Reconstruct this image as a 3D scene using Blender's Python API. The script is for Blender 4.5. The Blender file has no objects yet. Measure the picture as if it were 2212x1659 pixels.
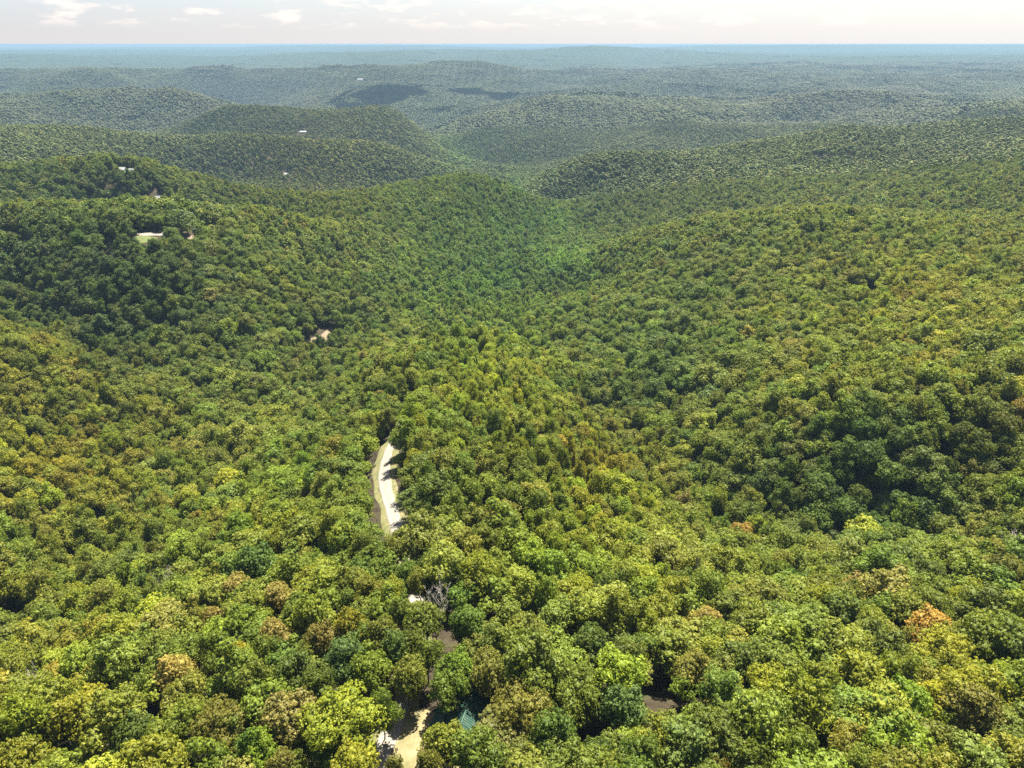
import bpy, math, random
import numpy as np
from mathutils import Vector

random.seed(7)
rng = np.random.default_rng(7)
scene = bpy.context.scene
C = scene.collection
R = math.radians

# ------------------------------------------------------------------ camera
CAM_Z = 300.0
PITCH = math.atan(0.4978)
cam_d = bpy.data.cameras.new("camera")
cam_d.sensor_width = 36.0
cam_d.lens = 24.0
cam_d.clip_start = 1.0
cam_d.clip_end = 120000.0
cam = bpy.data.objects.new("camera", cam_d)
cam.location = (0, 0, CAM_Z)
cam.rotation_euler = (math.pi / 2 - PITCH, 0, 0)
C.objects.link(cam)
scene.camera = cam

# ------------------------------------------------------------------ sun, sky, exposure
SUN_EL, SUN_AZ = R(63), R(26)          # azimuth measured from +Y (view direction) towards +X
sun_dir = Vector((math.sin(SUN_AZ) * math.cos(SUN_EL), math.cos(SUN_AZ) * math.cos(SUN_EL), math.sin(SUN_EL)))
sd = bpy.data.lights.new("sun", 'SUN')
sd.energy = 5.0
sd.angle = R(0.5)
sd.color = (1.0, 0.94, 0.80)
sun = bpy.data.objects.new("sun", sd)
sun.rotation_euler = sun_dir.to_track_quat('Z', 'Y').to_euler()
C.objects.link(sun)

world = bpy.data.worlds.new("World")
scene.world = world
world.use_nodes = True
nt = world.node_tree
nt.nodes.clear()
wo = nt.nodes.new('ShaderNodeOutputWorld')
bg = nt.nodes.new('ShaderNodeBackground')
sky = nt.nodes.new('ShaderNodeTexSky')
sky.sky_type = 'NISHITA'
sky.sun_disc = False
sky.sun_elevation = SUN_EL
sky.sun_rotation = SUN_AZ
sky.altitude = 300
sky.air_density = 1.0
sky.dust_density = 2.0
sky.ozone_density = 1.6
bg.inputs['Strength'].default_value = 0.0462
# thin summer murk near the horizon and small fair-weather clouds
tc = nt.nodes.new('ShaderNodeTexCoord')
sep = nt.nodes.new('ShaderNodeSeparateXYZ')
nt.links.new(tc.outputs['Generated'], sep.inputs[0])


def wmath(op, a, b=None, clamp=False):
    n = nt.nodes.new('ShaderNodeMath')
    n.operation = op
    n.use_clamp = clamp
    for i, v in enumerate((a, b)):
        if v is None:
            continue
        if isinstance(v, (int, float)):
            n.inputs[i].default_value = v
        else:
            nt.links.new(v, n.inputs[i])
    return n.outputs[0]


def wmix(fac, a, b, blend='MIX'):
    n = nt.nodes.new('ShaderNodeMix')
    n.data_type = 'RGBA'
    n.blend_type = blend
    for s, v in ((n.inputs[0], fac), (n.inputs[6], a), (n.inputs[7], b)):
        if isinstance(v, (int, float)):
            s.default_value = v
        elif isinstance(v, tuple):
            s.default_value = v
        else:
            nt.links.new(v, s)
    return n.outputs[2]


elev = sep.outputs['Z']
horizon = wmath('POWER', wmath('SUBTRACT', 1.0, wmath('ABSOLUTE', elev)), 6.0, True)
side = wmath('MULTIPLY', wmath('ADD', sep.outputs['X'], 0.7), 0.75, True)
low = nt.nodes.new('ShaderNodeMapRange')
low.inputs['From Min'].default_value = 0.0
low.inputs['From Max'].default_value = 0.055
nt.links.new(elev, low.inputs['Value'])
pale = wmix(low.outputs[0], (3.45, 3.28, 3.25, 1), (2.6, 3.0, 3.6, 1))
pale = wmix(side, pale, (4.15, 4.05, 4.0, 1))
milky = wmix(wmath('MULTIPLY', horizon, 0.93), sky.outputs[0], pale)
# clouds: stretched noise on azimuth/elevation, a band between 1.2 and 6 degrees, fading overhead
at = wmath('ARCTAN2', sep.outputs['X'], sep.outputs['Y'])
comb = nt.nodes.new('ShaderNodeCombineXYZ')
nt.links.new(wmath('MULTIPLY', at, 15.0), comb.inputs[0])
nt.links.new(wmath('MULTIPLY', elev, 62.0), comb.inputs[1])
comb.inputs[2].default_value = 3.1
cn = nt.nodes.new('ShaderNodeTexNoise')
cn.inputs['Scale'].default_value = 1.35
cn.inputs['Detail'].default_value = 8
cn.inputs['Roughness'].default_value = 0.56
nt.links.new(comb.outputs[0], cn.inputs['Vector'])
cr = nt.nodes.new('ShaderNodeMapRange')
cr.inputs['From Min'].default_value = 0.49
cr.inputs['From Max'].default_value = 0.64
cr.interpolation_type = 'SMOOTHSTEP'
nt.links.new(cn.outputs['Fac'], cr.inputs['Value'])
er = nt.nodes.new('ShaderNodeMapRange')
er.inputs['From Min'].default_value = 0.014
er.inputs['From Max'].default_value = 0.03
er.interpolation_type = 'SMOOTHSTEP'
nt.links.new(elev, er.inputs['Value'])
cfac = wmath('MULTIPLY', wmath('MULTIPLY', cr.outputs[0], er.outputs[0]), 0.85)
withcl = wmix(cfac, milky, (4.9, 4.45, 4.15, 1))
nt.links.new(withcl, bg.inputs['Color'])
nt.links.new(bg.outputs[0], wo.inputs['Surface'])

scene.view_settings.view_transform = 'Standard'
scene.view_settings.look = 'None'
scene.view_settings.exposure = 2.36
scene.view_settings.gamma = 1.0
scene.view_settings.use_curve_mapping = False
scene.render.engine = 'CYCLES'
cy = scene.cycles
cy.max_bounces = 5
cy.diffuse_bounces = 2
cy.glossy_bounces = 1
cy.transmission_bounces = 3
cy.transparent_max_bounces = 4
cy.volume_bounces = 0
cy.caustics_reflective = False
cy.caustics_refractive = False
cy.use_denoising = False
cy.denoiser = 'OPENIMAGEDENOISE'
cy.denoising_input_passes = 'RGB_ALBEDO_NORMAL'
cy.denoising_prefilter = 'ACCURATE'
scene.render.filter_size = 1.2

# ------------------------------------------------------------------ picture geometry (photo measured at 2212 x 1659)
F, CU, CV = 1474.7, 1106.0, 829.5
SP, CP = math.sin(PITCH), math.cos(PITCH)


def ray(u, v):
    cx = (u - CU) / F
    cyy = (CV - v) / F
    return cx, CP + cyy * SP, -SP + cyy * CP


def at_y(u, v, Y):
    dx, dy, dz = ray(u, v)
    return dx / dy * Y, Y, -dz / dy * Y      # x, y, depth below the camera


def project(x, y, z):
    dz = z - CAM_Z
    d = y * CP - dz * SP
    up = y * SP + dz * CP
    return CU + F * x / d, CV - F * up / d, d


# ------------------------------------------------------------------ noise
def _hash(ix, iy, s):
    h = (ix.astype(np.int64) * 374761393 + iy.astype(np.int64) * 668265263 + s * 974634777) & 0xffffffff
    h = ((h ^ (h >> 13)) * 1274126177) & 0xffffffff
    return ((h ^ (h >> 16)) & 0xffff) / 65535.0


def vnoise(x, y, s=0):
    ix, iy = np.floor(x), np.floor(y)
    fx, fy = x - ix, y - iy
    fx = fx * fx * fx * (fx * (fx * 6 - 15) + 10)
    fy = fy * fy * fy * (fy * (fy * 6 - 15) + 10)
    a, b = _hash(ix, iy, s), _hash(ix + 1, iy, s)
    c, d = _hash(ix, iy + 1, s), _hash(ix + 1, iy + 1, s)
    return (a * (1 - fx) + b * fx) * (1 - fy) + (c * (1 - fx) + d * fx) * fy


def fbm(x, y, wl, octv=3, s=0):
    t, amp, tot = 0, 1.0, 0
    for o in range(octv):
        # each octave is turned so no lattice shows
        ca, sa = math.cos(0.6 + 1.1 * o), math.sin(0.6 + 1.1 * o)
        t = t + amp * (vnoise((x * ca - y * sa) / wl, (x * sa + y * ca) / wl, s + o) - 0.5) * 2
        tot += amp
        amp *= 0.5
        wl *= 0.47
    return t / tot


# ------------------------------------------------------------------ relief: canopy surface measured on the photograph (u, v, forward distance, depth)
CT = [
    # ridge below the camera, its road, its nose
    (1106, 1659, 95), (700, 1659, 96), (300, 1659, 98), (0, 1659, 100), (1500, 1659, 95), (1900, 1659, 95), (2212, 1659, 95),
    (860, 1400, 97), (1300, 1300, 104), (880, 1200, 100), (860, 1050, 107), (860, 900, 117), (1000, 800, 125), (1020, 720, 133),
    (1000, 698, 131), (900, 720, 137), (1100, 712, 136), (1170, 800, 131), (860, 800, 128), (1180, 900, 124), (1250, 780, 164), (1225, 715, 172), (1290, 870, 166), (775, 790, 156), (800, 735, 166), (740, 880, 142), (1080, 1000, 112), (1200, 1000, 122), (1250, 1120, 120),
    (500, 1150, 124), (300, 1350, 111), (700, 1000, 126), (700, 1200, 111), (600, 930, 148), (0, 1500, 105), (500, 1350, 104),
    (1700, 1250, 119), (2000, 1200, 123), (2212, 1180, 118), (1400, 1150, 125), (1900, 1400, 103), (2212, 1400, 103), (1600, 1400, 101),
    # left ravine and spur
    (0, 1330, 130), (200, 1200, 133), (480, 1010, 149), (630, 870, 161), (715, 755, 173), (900, 665, 181), (1050, 605, 188),
    (0, 690, 128), (100, 740, 133), (200, 840, 141), (0, 850, 137), (0, 1000, 133), (0, 1150, 131), (250, 920, 150),
    (400, 1000, 149), (250, 1100, 139), (200, 770, 156), (320, 810, 152), (120, 690, 150),
    # left ridge and central hill
    (0, 600, 136), (0, 465, 104), (100, 460, 104), (250, 480, 105), (350, 490, 108), (450, 452, 112), (600, 452, 125), (760, 442, 148), (850, 405, 150),
    (940, 378, 148), (1000, 372, 149), (1060, 380, 153), (1120, 430, 172), (900, 500, 168), (700, 560, 152), (800, 620, 167), (500, 600, 136),
    (500, 700, 149), (300, 650, 140), (150, 600, 132), (1000, 500, 173), (1100, 540, 185), (1000, 570, 182), (300, 560, 120),
    # valley behind
    (1220, 540, 195), (1255, 485, 200), (1210, 430, 205), (1120, 392, 210), (1000, 338, 215), (950, 300, 220), (930, 262, 226),
    # right slope
    (1250, 620, 192), (1180, 660, 182), (1330, 960, 162), (1450, 1050, 154), (1560, 1130, 147), (1750, 1130, 144), (1950, 1090, 138), (2150, 1030, 126),
    (1900, 456, 118), (1650, 462, 122), (1500, 482, 136), (1350, 520, 160), (2100, 482, 112), (2212, 525, 108),
    (1500, 600, 146), (1800, 600, 126), (2100, 620, 111), (1400, 700, 158), (1700, 750, 131), (2000, 750, 116), (1350, 800, 157),
    (1600, 900, 137), (1900, 900, 119), (2212, 900, 112), (2000, 1000, 128), (2212, 700, 104),
    # plateau right of the valley
    (1300, 347, 160), (1180, 360, 185), (1600, 312, 148), (1750, 305, 140), (1900, 290, 134), (2212, 262, 120), (1300, 420, 187), (1600, 400, 160), (1700, 440, 165),
    (2000, 400, 134), (2212, 400, 118), (1350, 470, 194), (2212, 340, 124), (1450, 375, 168), (1560, 335, 158), (1900, 345, 143), (2120, 310, 131),
    (1050, 237, 190), (1200, 207, 165), (1350, 203, 160), (1500, 210, 160), (1700, 247, 196), (1850, 207, 150), (2060, 238, 172), (2212, 232, 140),
    (1300, 300, 206), (1600, 272, 186), (1100, 290, 215), (1450, 250, 185), (1950, 245, 170),
    # left background
    (480, 245, 152), (560, 238, 150), (700, 247, 158), (850, 245, 158), (920, 278, 190), (400, 292, 190), (600, 300, 158), (450, 312, 158), (800, 318, 168),
    (920, 360, 196), (700, 400, 200), (550, 380, 190), (850, 382, 205), (700, 345, 182), (700, 432, 190),
    (0, 366, 109), (250, 386, 117), (450, 408, 135), (600, 437, 151), (0, 400, 118), (250, 430, 135),
    (0, 292, 150), (200, 285, 150), (350, 300, 168), (0, 330, 141), (200, 330, 150), (350, 350, 176), (480, 345, 180),
    (130, 208, 150), (250, 202, 149), (400, 207, 150), (0, 232, 160), (490, 232, 188), (200, 250, 190), (400, 270, 205), (100, 272, 196),
    (0, 160, 140), (130, 158, 138), (250, 167, 143), (480, 155, 136), (700, 150, 132), (0, 195, 200), (300, 190, 192), (550, 190, 205), (600, 222, 216),
    (830, 184, 168), (900, 230, 216), (960, 190, 185), (1000, 150, 146), (1080, 175, 182), (1040, 200, 190),
    (0, 122, 110), (130, 121, 108), (320, 130, 140), (640, 118, 100), (940, 109, 78), (1100, 112, 88), (1290, 101, 46), (300, 150, 182), (800, 140, 166), (1150, 130, 150),
    (1450, 110, 76), (1600, 150, 150), (2000, 150, 140), (2000, 120, 110), (1600, 122, 120), (1300, 150, 142), (1400, 180, 172), (1900, 185, 165), (2150, 190, 166),
    (1750, 170, 160), (1230, 165, 168),
]
P = []
for u, v, d in CT:
    dx, dy, dz = ray(u, v)
    Y = d * dy / -dz
    P.append((dx / dy * Y, Y, d))
# hidden ground behind the crests (pixel column, forward distance, depth)
for u, v, Y, d in [
    (1000, 690, 392, 176), (900, 700, 392, 174), (1090, 690, 400, 178), (0, 690, 385, 152), (250, 470, 585, 138), (100, 470, 585, 136), (0, 470, 585, 132), (450, 450, 650, 158),
    (600, 450, 690, 168), (1900, 450, 680, 148), (1650, 455, 700, 158), (2100, 470, 580, 132), (2212, 500, 540, 124), (1000, 370, 1060, 190), (850, 400, 980, 190),
    (250, 386, 850, 160), (0, 366, 860, 152), (600, 300, 1560, 190), (800, 320, 1560, 200), (200, 285, 1600, 196), (560, 238, 2150, 200), (850, 245, 2150, 205),
    (250, 202, 2900, 205), (1300, 345, 1350, 195), (1600, 312, 1480, 185), (1900, 290, 1500, 170), (2212, 262, 1500, 160), (1200, 207, 3050, 195),
    (1500, 210, 3000, 190), (1850, 207, 2800, 185), (480, 155, 4700, 190), (130, 158, 4700, 190), (700, 150, 4900, 190), (830, 184, 3700, 200), (1000, 150, 4900, 180),
    (300, 125, 9000, 170), (640, 118, 9000, 170), (940, 109, 11000, 160), (1290, 101, 11500, 150), (0, 120, 9000, 170), (1600, 115, 10500, 150), (2000, 110, 10500, 140),
]:
    x, y, _ = at_y(u, v, Y)
    P.append((x, y, d))
for a in (-40, -20, 0, 20, 40):
    for r in (45, 14000):
        P.append((r * math.sin(R(a)), r * math.cos(R(a)), 94 if r == 45 else 140))
P = np.array(P)


def lp(x, y):
    r = np.sqrt(x * x + y * y)
    return np.clip(np.arctan2(x, y), -0.86, 0.86), np.log(np.clip(r, 40, 15000))


pa, pl = lp(P[:, 0], P[:, 1])
pl = pl * 1.0


def kern(d2):
    return 0.5 * d2 * np.log(d2 + 1e-9)


n = len(P)
D2 = (pa[:, None] - pa) ** 2 + (pl[:, None] - pl) ** 2
A = np.zeros((n + 3, n + 3))
A[:n, :n] = kern(D2) + np.eye(n) * 4e-5
A[:n, n], A[:n, n + 1], A[:n, n + 2] = 1, pa, pl
A[n:, :n] = A[:n, n:].T
W = np.linalg.solve(A, np.concatenate([P[:, 2], np.zeros(3)]))

TREE_H = 14.0
far_hills = []
for u, v, Y, w in ((1735, 95.5, 14500, 600), (1880, 95.8, 15500, 500), (1790, 97, 15500, 900), (1990, 97, 16500, 800), (2200, 97, 15500, 1100), (2400, 97, 15500, 1500), (700, 98, 17500, 1000), (640, 98.5, 16500, 600),
                   (905, 98.5, 17000, 800), (1290, 100, 9200, 330), (300, 119.5, 8300, 420), (1560, 98.5, 15000, 900)):
    x, y, d = at_y(u, v, Y)
    far_hills.append((x, y, d, w))


def depth(x, y):
    """depth of the canopy surface below the camera"""
    x = np.asarray(x, float)
    y = np.asarray(y, float)
    shp = x.shape
    x, y = x.ravel(), y.ravel()
    a, l = lp(x, y)
    out = np.empty(len(x))
    for i in range(0, len(x), 20000):
        s = slice(i, i + 20000)
        d2 = (a[s, None] - pa) ** 2 + (l[s, None] - pl) ** 2
        out[s] = kern(d2) @ W[:n] + W[n] + W[n + 1] * a[s] + W[n + 2] * l[s]
    out = np.clip(out, 20, 235)
    r = np.sqrt(x * x + y * y)
    az = np.abs(np.arctan2(x, y))
    back = np.clip((az - 1.2) / 0.9, 0, 1)
    out = out * (1 - back) + 125 * back
    k = np.clip((r - 9500) / 4000, 0, 1)
    out = out * (1 - k) + (112 + 36 * fbm(x, y, 3600, 3, 41)) * k
    g_ = np.clip((r - 800) / 700, 0, 1) * np.clip((6200 - r) / 2000, 0, 1) * 0.45
    out = out + g_ * (out - 160)
    near = np.clip((r - 60) / 200, 0, 1)
    out = out + near * 2.6 * fbm(x, y, 85, 2, 3)
    m = np.clip((r - 700) / 1500, 0, 1)
    rid = np.abs(fbm(x + 35 * fbm(x, y, 300, 2, 8), y, 520, 3, 11))
    out = out + m * (rid - 0.22) * 62 * np.clip(1.15 - r / 20000, 0.35, 1)
    m2 = np.clip((r - 3500) / 3500, 0, 1)
    out = out + m2 * 24 * fbm(x, y, 1500, 2, 21)
    for hx, hy, hd, w in far_hills:
        g = np.exp(-((x - hx) ** 2 / (2 * (w * 1.5) ** 2) + (y - hy) ** 2 / (2 * (w) ** 2)))
        out = out * (1 - g) + hd * g
    return out.reshape(shp)


def ground_z(x, y):
    r = np.sqrt(np.asarray(x, float) ** 2 + np.asarray(y, float) ** 2)
    return CAM_Z - depth(x, y) - TREE_H


def hit(u, v, above=0.0):
    """point where the sight line meets the ground raised by `above`"""
    dx, dy, dz = ray(u, v)
    ys = np.concatenate([np.arange(30, 400, 0.25), np.geomspace(400, 16000, 4000)])
    xs = dx / dy * ys
    zs = CAM_Z + dz / dy * ys
    g = ground_z(xs, ys) + above
    k = np.argmax(zs <= g)
    return float(xs[k]), float(ys[k]), float(g[k] - above)


# ------------------------------------------------------------------ materials
def new_mat(name):
    m = bpy.data.materials.new(name)
    m.use_nodes = True
    t = m.node_tree
    b = t.nodes['Principled BSDF']
    return m, t, b


def ramp(t, src, stops):
    r = t.nodes.new('ShaderNodeValToRGB')
    e = r.color_ramp.elements
    while len(e) < len(stops):
        e.new(0.5)
    for i, (p, c) in enumerate(stops):
        e[i].position = p
        e[i].color = (*c, 1)
    t.links.new(src, r.inputs[0])
    return r.outputs[0]


def noise(t, scale, detail=4, rough=0.55, coord='Object', dist=0.0):
    c = t.nodes.new('ShaderNodeTexCoord')
    n_ = t.nodes.new('ShaderNodeTexNoise')
    n_.inputs['Scale'].default_value = scale
    n_.inputs['Detail'].default_value = detail
    n_.inputs['Roughness'].default_value = rough
    n_.inputs['Distortion'].default_value = dist
    t.links.new(c.outputs[coord], n_.inputs['Vector'])
    return n_.outputs['Fac']


def bump(t, b, src, strength, dist):
    n_ = t.nodes.new('ShaderNodeBump')
    n_.inputs['Strength'].default_value = strength
    n_.inputs['Distance'].default_value = dist
    t.links.new(src, n_.inputs['Height'])
    t.links.new(n_.outputs[0], b.inputs['Normal'])


def surf_mat(name, scale, stops, rough=0.9, bscale=None, bstr=0.5, bdist=0.05, detail=5):
    m, t, b = new_mat(name)
    t.links.new(ramp(t, noise(t, scale, detail), stops), b.inputs['Base Color'])
    b.inputs['Roughness'].default_value = rough
    if bscale:
        bump(t, b, noise(t, bscale, 3), bstr, bdist)
    return m


def mixrgb(t, fac, a, b_, blend='MIX'):
    n_ = t.nodes.new('ShaderNodeMix')
    n_.data_type = 'RGBA'
    n_.blend_type = blend
    for s, v in ((n_.inputs[0], fac), (n_.inputs[6], a), (n_.inputs[7], b_)):
        if isinstance(v, (int, float)):
            s.default_value = v
        elif isinstance(v, tuple):
            s.default_value = v
        else:
            t.links.new(v, s)
    return n_.outputs[2]


# ground: leaf litter under the trees; beyond the built woods the canopy itself as seen from kilometres away
m_ground, t, b = new_mat("forest_floor")
litter = ramp(t, noise(t, 0.35, 6), [(0.3, (0.02, 0.016, 0.010)), (0.55, (0.036, 0.029, 0.018)), (0.75, (0.028, 0.036, 0.013))])
farc = ramp(t, noise(t, 0.02, 8, 0.7), [(0.3, (0.010, 0.015, 0.006)), (0.5, (0.017, 0.025, 0.008)), (0.7, (0.028, 0.036, 0.011))])  # kept dark in place of canopy shadow the sheet cannot cast
at_ = t.nodes.new('ShaderNodeAttribute')
at_.attribute_name = 'wooded'
t.links.new(mixrgb(t, at_.outputs['Fac'], litter, farc), b.inputs['Base Color'])
b.inputs['Roughness'].default_value = 1.0
b.inputs['Specular IOR Level'].default_value = 0.1
bump(t, b, noise(t, 0.06, 5, 0.7), 1.0, 6.0)

# leaves: colour comes from the tree (property or instance attribute "tint"), varied from spray to spray
def leaf_material(name, transl, rough, spec):
    m, t, b = new_mat(name)
    ta = t.nodes.new('ShaderNodeAttribute')
    ta.attribute_type = 'INSTANCER'
    ta.attribute_name = 'tint'
    va = t.nodes.new('ShaderNodeAttribute')
    va.attribute_name = 'spray'
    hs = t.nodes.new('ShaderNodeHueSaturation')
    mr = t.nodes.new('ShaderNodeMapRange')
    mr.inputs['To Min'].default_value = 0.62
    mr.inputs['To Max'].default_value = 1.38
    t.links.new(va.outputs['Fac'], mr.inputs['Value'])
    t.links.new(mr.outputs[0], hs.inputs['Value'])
    mh = t.nodes.new('ShaderNodeMapRange')
    mh.inputs['To Min'].default_value = 0.515
    mh.inputs['To Max'].default_value = 0.485
    t.links.new(va.outputs['Fac'], mh.inputs['Value'])
    t.links.new(mh.outputs[0], hs.inputs['Hue'])
    t.links.new(ta.outputs['Color'], hs.inputs['Color'])
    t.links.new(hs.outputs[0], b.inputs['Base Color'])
    b.inputs['Roughness'].default_value = rough
    b.inputs['Specular IOR Level'].default_value = spec
    tr = t.nodes.new('ShaderNodeBsdfTranslucent')
    tc_ = mixrgb(t, 1.0, hs.outputs[0], (1.25, 1.3, 0.55, 1), 'MULTIPLY')
    t.links.new(tc_, tr.inputs['Color'])
    mx = t.nodes.new('ShaderNodeMixShader')
    mx.inputs[0].default_value = transl
    t.links.new(b.outputs[0], mx.inputs[1])
    t.links.new(tr.outputs[0], mx.inputs[2])
    t.links.new(mx.outputs[0], t.nodes['Material Output'].inputs['Surface'])
    return m


m_leaf = leaf_material("leaves", 0.38, 0.6, 0.22)
m_bark = surf_mat("bark", 3.0, [(0.3, (0.05, 0.038, 0.028)), (0.7, (0.13, 0.105, 0.08))], 0.95, 12, 0.6, 0.03)
m_dead = surf_mat("dead_wood", 2.0, [(0.3, (0.22, 0.19, 0.16)), (0.7, (0.42, 0.38, 0.33))], 0.9, 12, 0.5, 0.02)
m_gravel, t, b = new_mat("gravel")
big = ramp(t, noise(t, 0.25, 5), [(0.3, (0.165, 0.148, 0.124)), (0.7, (0.225, 0.207, 0.178))])
fine = ramp(t, noise(t, 9.0, 3), [(0.35, (0.72, 0.72, 0.72)), (0.65, (1.0, 1.0, 1.0))])
la = t.nodes.new('ShaderNodeAttribute')
la.attribute_name = 'wear'
worn = mixrgb(t, la.outputs['Fac'], big, (0.13, 0.118, 0.07, 1))
t.links.new(mixrgb(t, 1.0, worn, fine, 'MULTIPLY'), b.inputs['Base Color'])
b.inputs['Roughness'].default_value = 0.95
bump(t, b, noise(t, 14, 3), 0.5, 0.03)
m_dry, t, b = new_mat("dry_grass")
c1 = ramp(t, noise(t, 0.22, 6, 0.6), [(0.32, (0.09, 0.088, 0.032)), (0.5, (0.165, 0.14, 0.068)), (0.68, (0.24, 0.185, 0.12))])
c2 = ramp(t, noise(t, 3.5, 5, 0.7), [(0.3, (0.62, 0.62, 0.55)), (0.7, (1.0, 1.0, 1.0))])
t.links.new(mixrgb(t, 1.0, c1, c2, 'MULTIPLY'), b.inputs['Base Color'])
b.inputs['Roughness'].default_value = 1.0
bump(t, b, noise(t, 6, 4), 0.8, 0.08)
m_lawn = surf_mat("lawn_grass", 0.3, [(0.3, (0.045, 0.062, 0.014)), (0.7, (0.078, 0.092, 0.020))], 1.0, 5, 0.6, 0.06)
m_soil = surf_mat("bare_soil", 0.25, [(0.3, (0.10, 0.075, 0.048)), (0.55, (0.14, 0.108, 0.072)), (0.75, (0.075, 0.075, 0.032))], 1.0, 3, 0.8, 0.1)
m_pale = surf_mat("pale_gravel", 0.1, [(0.3, (0.14, 0.12, 0.10)), (0.7, (0.20, 0.178, 0.152))], 1.0, 3, 0.6, 0.1)
m_quarry = surf_mat("quarry_rock", 0.02, [(0.3, (0.07, 0.055, 0.045)), (0.5, (0.13, 0.10, 0.08)), (0.7, (0.06, 0.06, 0.04))], 1.0, 0.1, 0.8, 2)
m_groof = surf_mat("green_metal", 0.8, [(0.3, (0.010, 0.036, 0.026)), (0.7, (0.024, 0.066, 0.048))], 0.6, 2.0, 0.15, 0.01)
t, b = m_groof.node_tree, m_groof.node_tree.nodes['Principled BSDF']
b.inputs['Specular IOR Level'].default_value = 0.2
rbase = b.inputs['Base Color'].links[0].from_socket
drift = ramp(t, noise(t, 1.1, 7, 0.72), [(0.5, (0, 0, 0)), (0.62, (1, 1, 1))])
t.links.new(mixrgb(t, drift, rbase, (0.060, 0.085, 0.055, 1)), b.inputs['Base Color'])
m_rwall = surf_mat("dark_red_boards", 1.5, [(0.3, (0.09, 0.022, 0.016)), (0.7, (0.15, 0.04, 0.03))], 0.8)
m_broof = surf_mat("brown_shingles", 1.0, [(0.3, (0.15, 0.095, 0.075)), (0.7, (0.21, 0.145, 0.115))], 0.9, 6, 0.6, 0.02)
m_white = surf_mat("white_paint", 1.0, [(0.3, (0.34, 0.34, 0.33)), (0.7, (0.44, 0.44, 0.425))], 0.6)
m_wroof = surf_mat("pale_metal", 0.6, [(0.3, (0.20, 0.20, 0.195)), (0.7, (0.28, 0.28, 0.275))], 0.5)
m_glass, t, b = new_mat("window_glass")
b.inputs['Base Color'].default_value = (0.02, 0.025, 0.03, 1)
b.inputs['Roughness'].default_value = 0.08
m_cloud, t, b = new_mat("cloud_vapour")
b.inputs['Base Color'].default_value = (0.85, 0.85, 0.86, 1)
b.inputs['Roughness'].default_value = 1.0


# ------------------------------------------------------------------ mesh helpers
def mesh_np(name, verts, faces, mat, attrs=None, smooth=False):
    """faces: (m, k) integer array"""
    me = bpy.data.meshes.new(name)
    verts = np.asarray(verts, np.float32)
    faces = np.asarray(faces, np.int32)
    m_, k = faces.shape
    me.vertices.add(len(verts))
    me.vertices.foreach_set('co', verts.ravel())
    me.loops.add(m_ * k)
    me.loops.foreach_set('vertex_index', faces.ravel())
    me.polygons.add(m_)
    me.polygons.foreach_set('loop_start', np.arange(m_, dtype=np.int32) * k)
    me.update(calc_edges=True)
    if mat:
        for x_ in (mat if isinstance(mat, (list, tuple)) else [mat]):
            me.materials.append(x_)
    if smooth:
        me.polygons.foreach_set('use_smooth', np.ones(m_, bool))
    for an, arr in (attrs or {}).items():
        a_ = me.attributes.new(an, 'FLOAT', 'POINT')
        a_.data.foreach_set('value', np.asarray(arr, np.float32))
    return me


def link(name, me, parent=None, loc=(0, 0, 0), rz=0.0):
    o = bpy.data.objects.new(name, me)
    C.objects.link(o)
    o.location = loc
    o.rotation_euler = (0, 0, rz)
    if parent:
        o.parent = parent
    return o


def tag(o, label=None, cat=None, group=None, kind=None):
    for k_, v_ in (('label', label), ('category', cat), ('group', group), ('kind', kind)):
        if v_:
            o[k_] = v_
    return o


class MB:
    def __init__(s):
        s.v, s.f = [], []

    def poly(s, pts):
        i = len(s.v)
        s.v += [tuple(p) for p in pts]
        s.f.append(list(range(i, i + len(pts))))

    def box(s, x0, x1, y0, y1, z0, z1):
        i = len(s.v)
        s.v += [(x, y, z) for z in (z0, z1) for x, y in ((x0, y0), (x1, y0), (x1, y1), (x0, y1))]
        s.f += [[i + a_ for a_ in q] for q in ((3, 2, 1, 0), (4, 5, 6, 7), (0, 1, 5, 4), (1, 2, 6, 5), (2, 3, 7, 6), (3, 0, 4, 7))]

    def slab(s, pts, th):
        """a flat polygon given thickness along its normal"""
        p = [Vector(q) for q in pts]
        nrm = (p[1] - p[0]).cross(p[2] - p[0]).normalized() * th
        i = len(s.v)
        k_ = len(p)
        s.v += [tuple(q) for q in p] + [tuple(q + nrm) for q in p]
        s.f.append([i + j for j in reversed(range(k_))])
        s.f.append([i + k_ + j for j in range(k_)])
        for j in range(k_):
            s.f.append([i + j, i + (j + 1) % k_, i + k_ + (j + 1) % k_, i + k_ + j])

    def tube(s, pts, rad, sides=6, cap=True):
        pts = [Vector(p) for p in pts]
        base = len(s.v)
        for i, p in enumerate(pts):
            d = (pts[min(i + 1, len(pts) - 1)] - pts[max(i - 1, 0)]).normalized()
            a_ = d.orthogonal().normalized()
            b_ = d.cross(a_)
            for k_ in range(sides):
                t_ = 2 * math.pi * k_ / sides
                s.v.append(tuple(p + (a_ * math.cos(t_) + b_ * math.sin(t_)) * rad[i]))
        for i in range(len(pts) - 1):
            for k_ in range(sides):
                a1 = base + i * sides + k_
                a2 = base + i * sides + (k_ + 1) % sides
                s.f.append([a1, a2, a2 + sides, a1 + sides])
        if cap:
            s.f.append([base + (len(pts) - 1) * sides + k_ for k_ in range(sides)])

    def mesh(s, name, mat):
        me = bpy.data.meshes.new(name)
        me.from_pydata(s.v, [], s.f)
        me.materials.append(mat)
        me.update()
        return me

    def build(s, name, mat, parent=None, **k_):
        return link(name, s.mesh(name, mat), parent, **k_)


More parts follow.
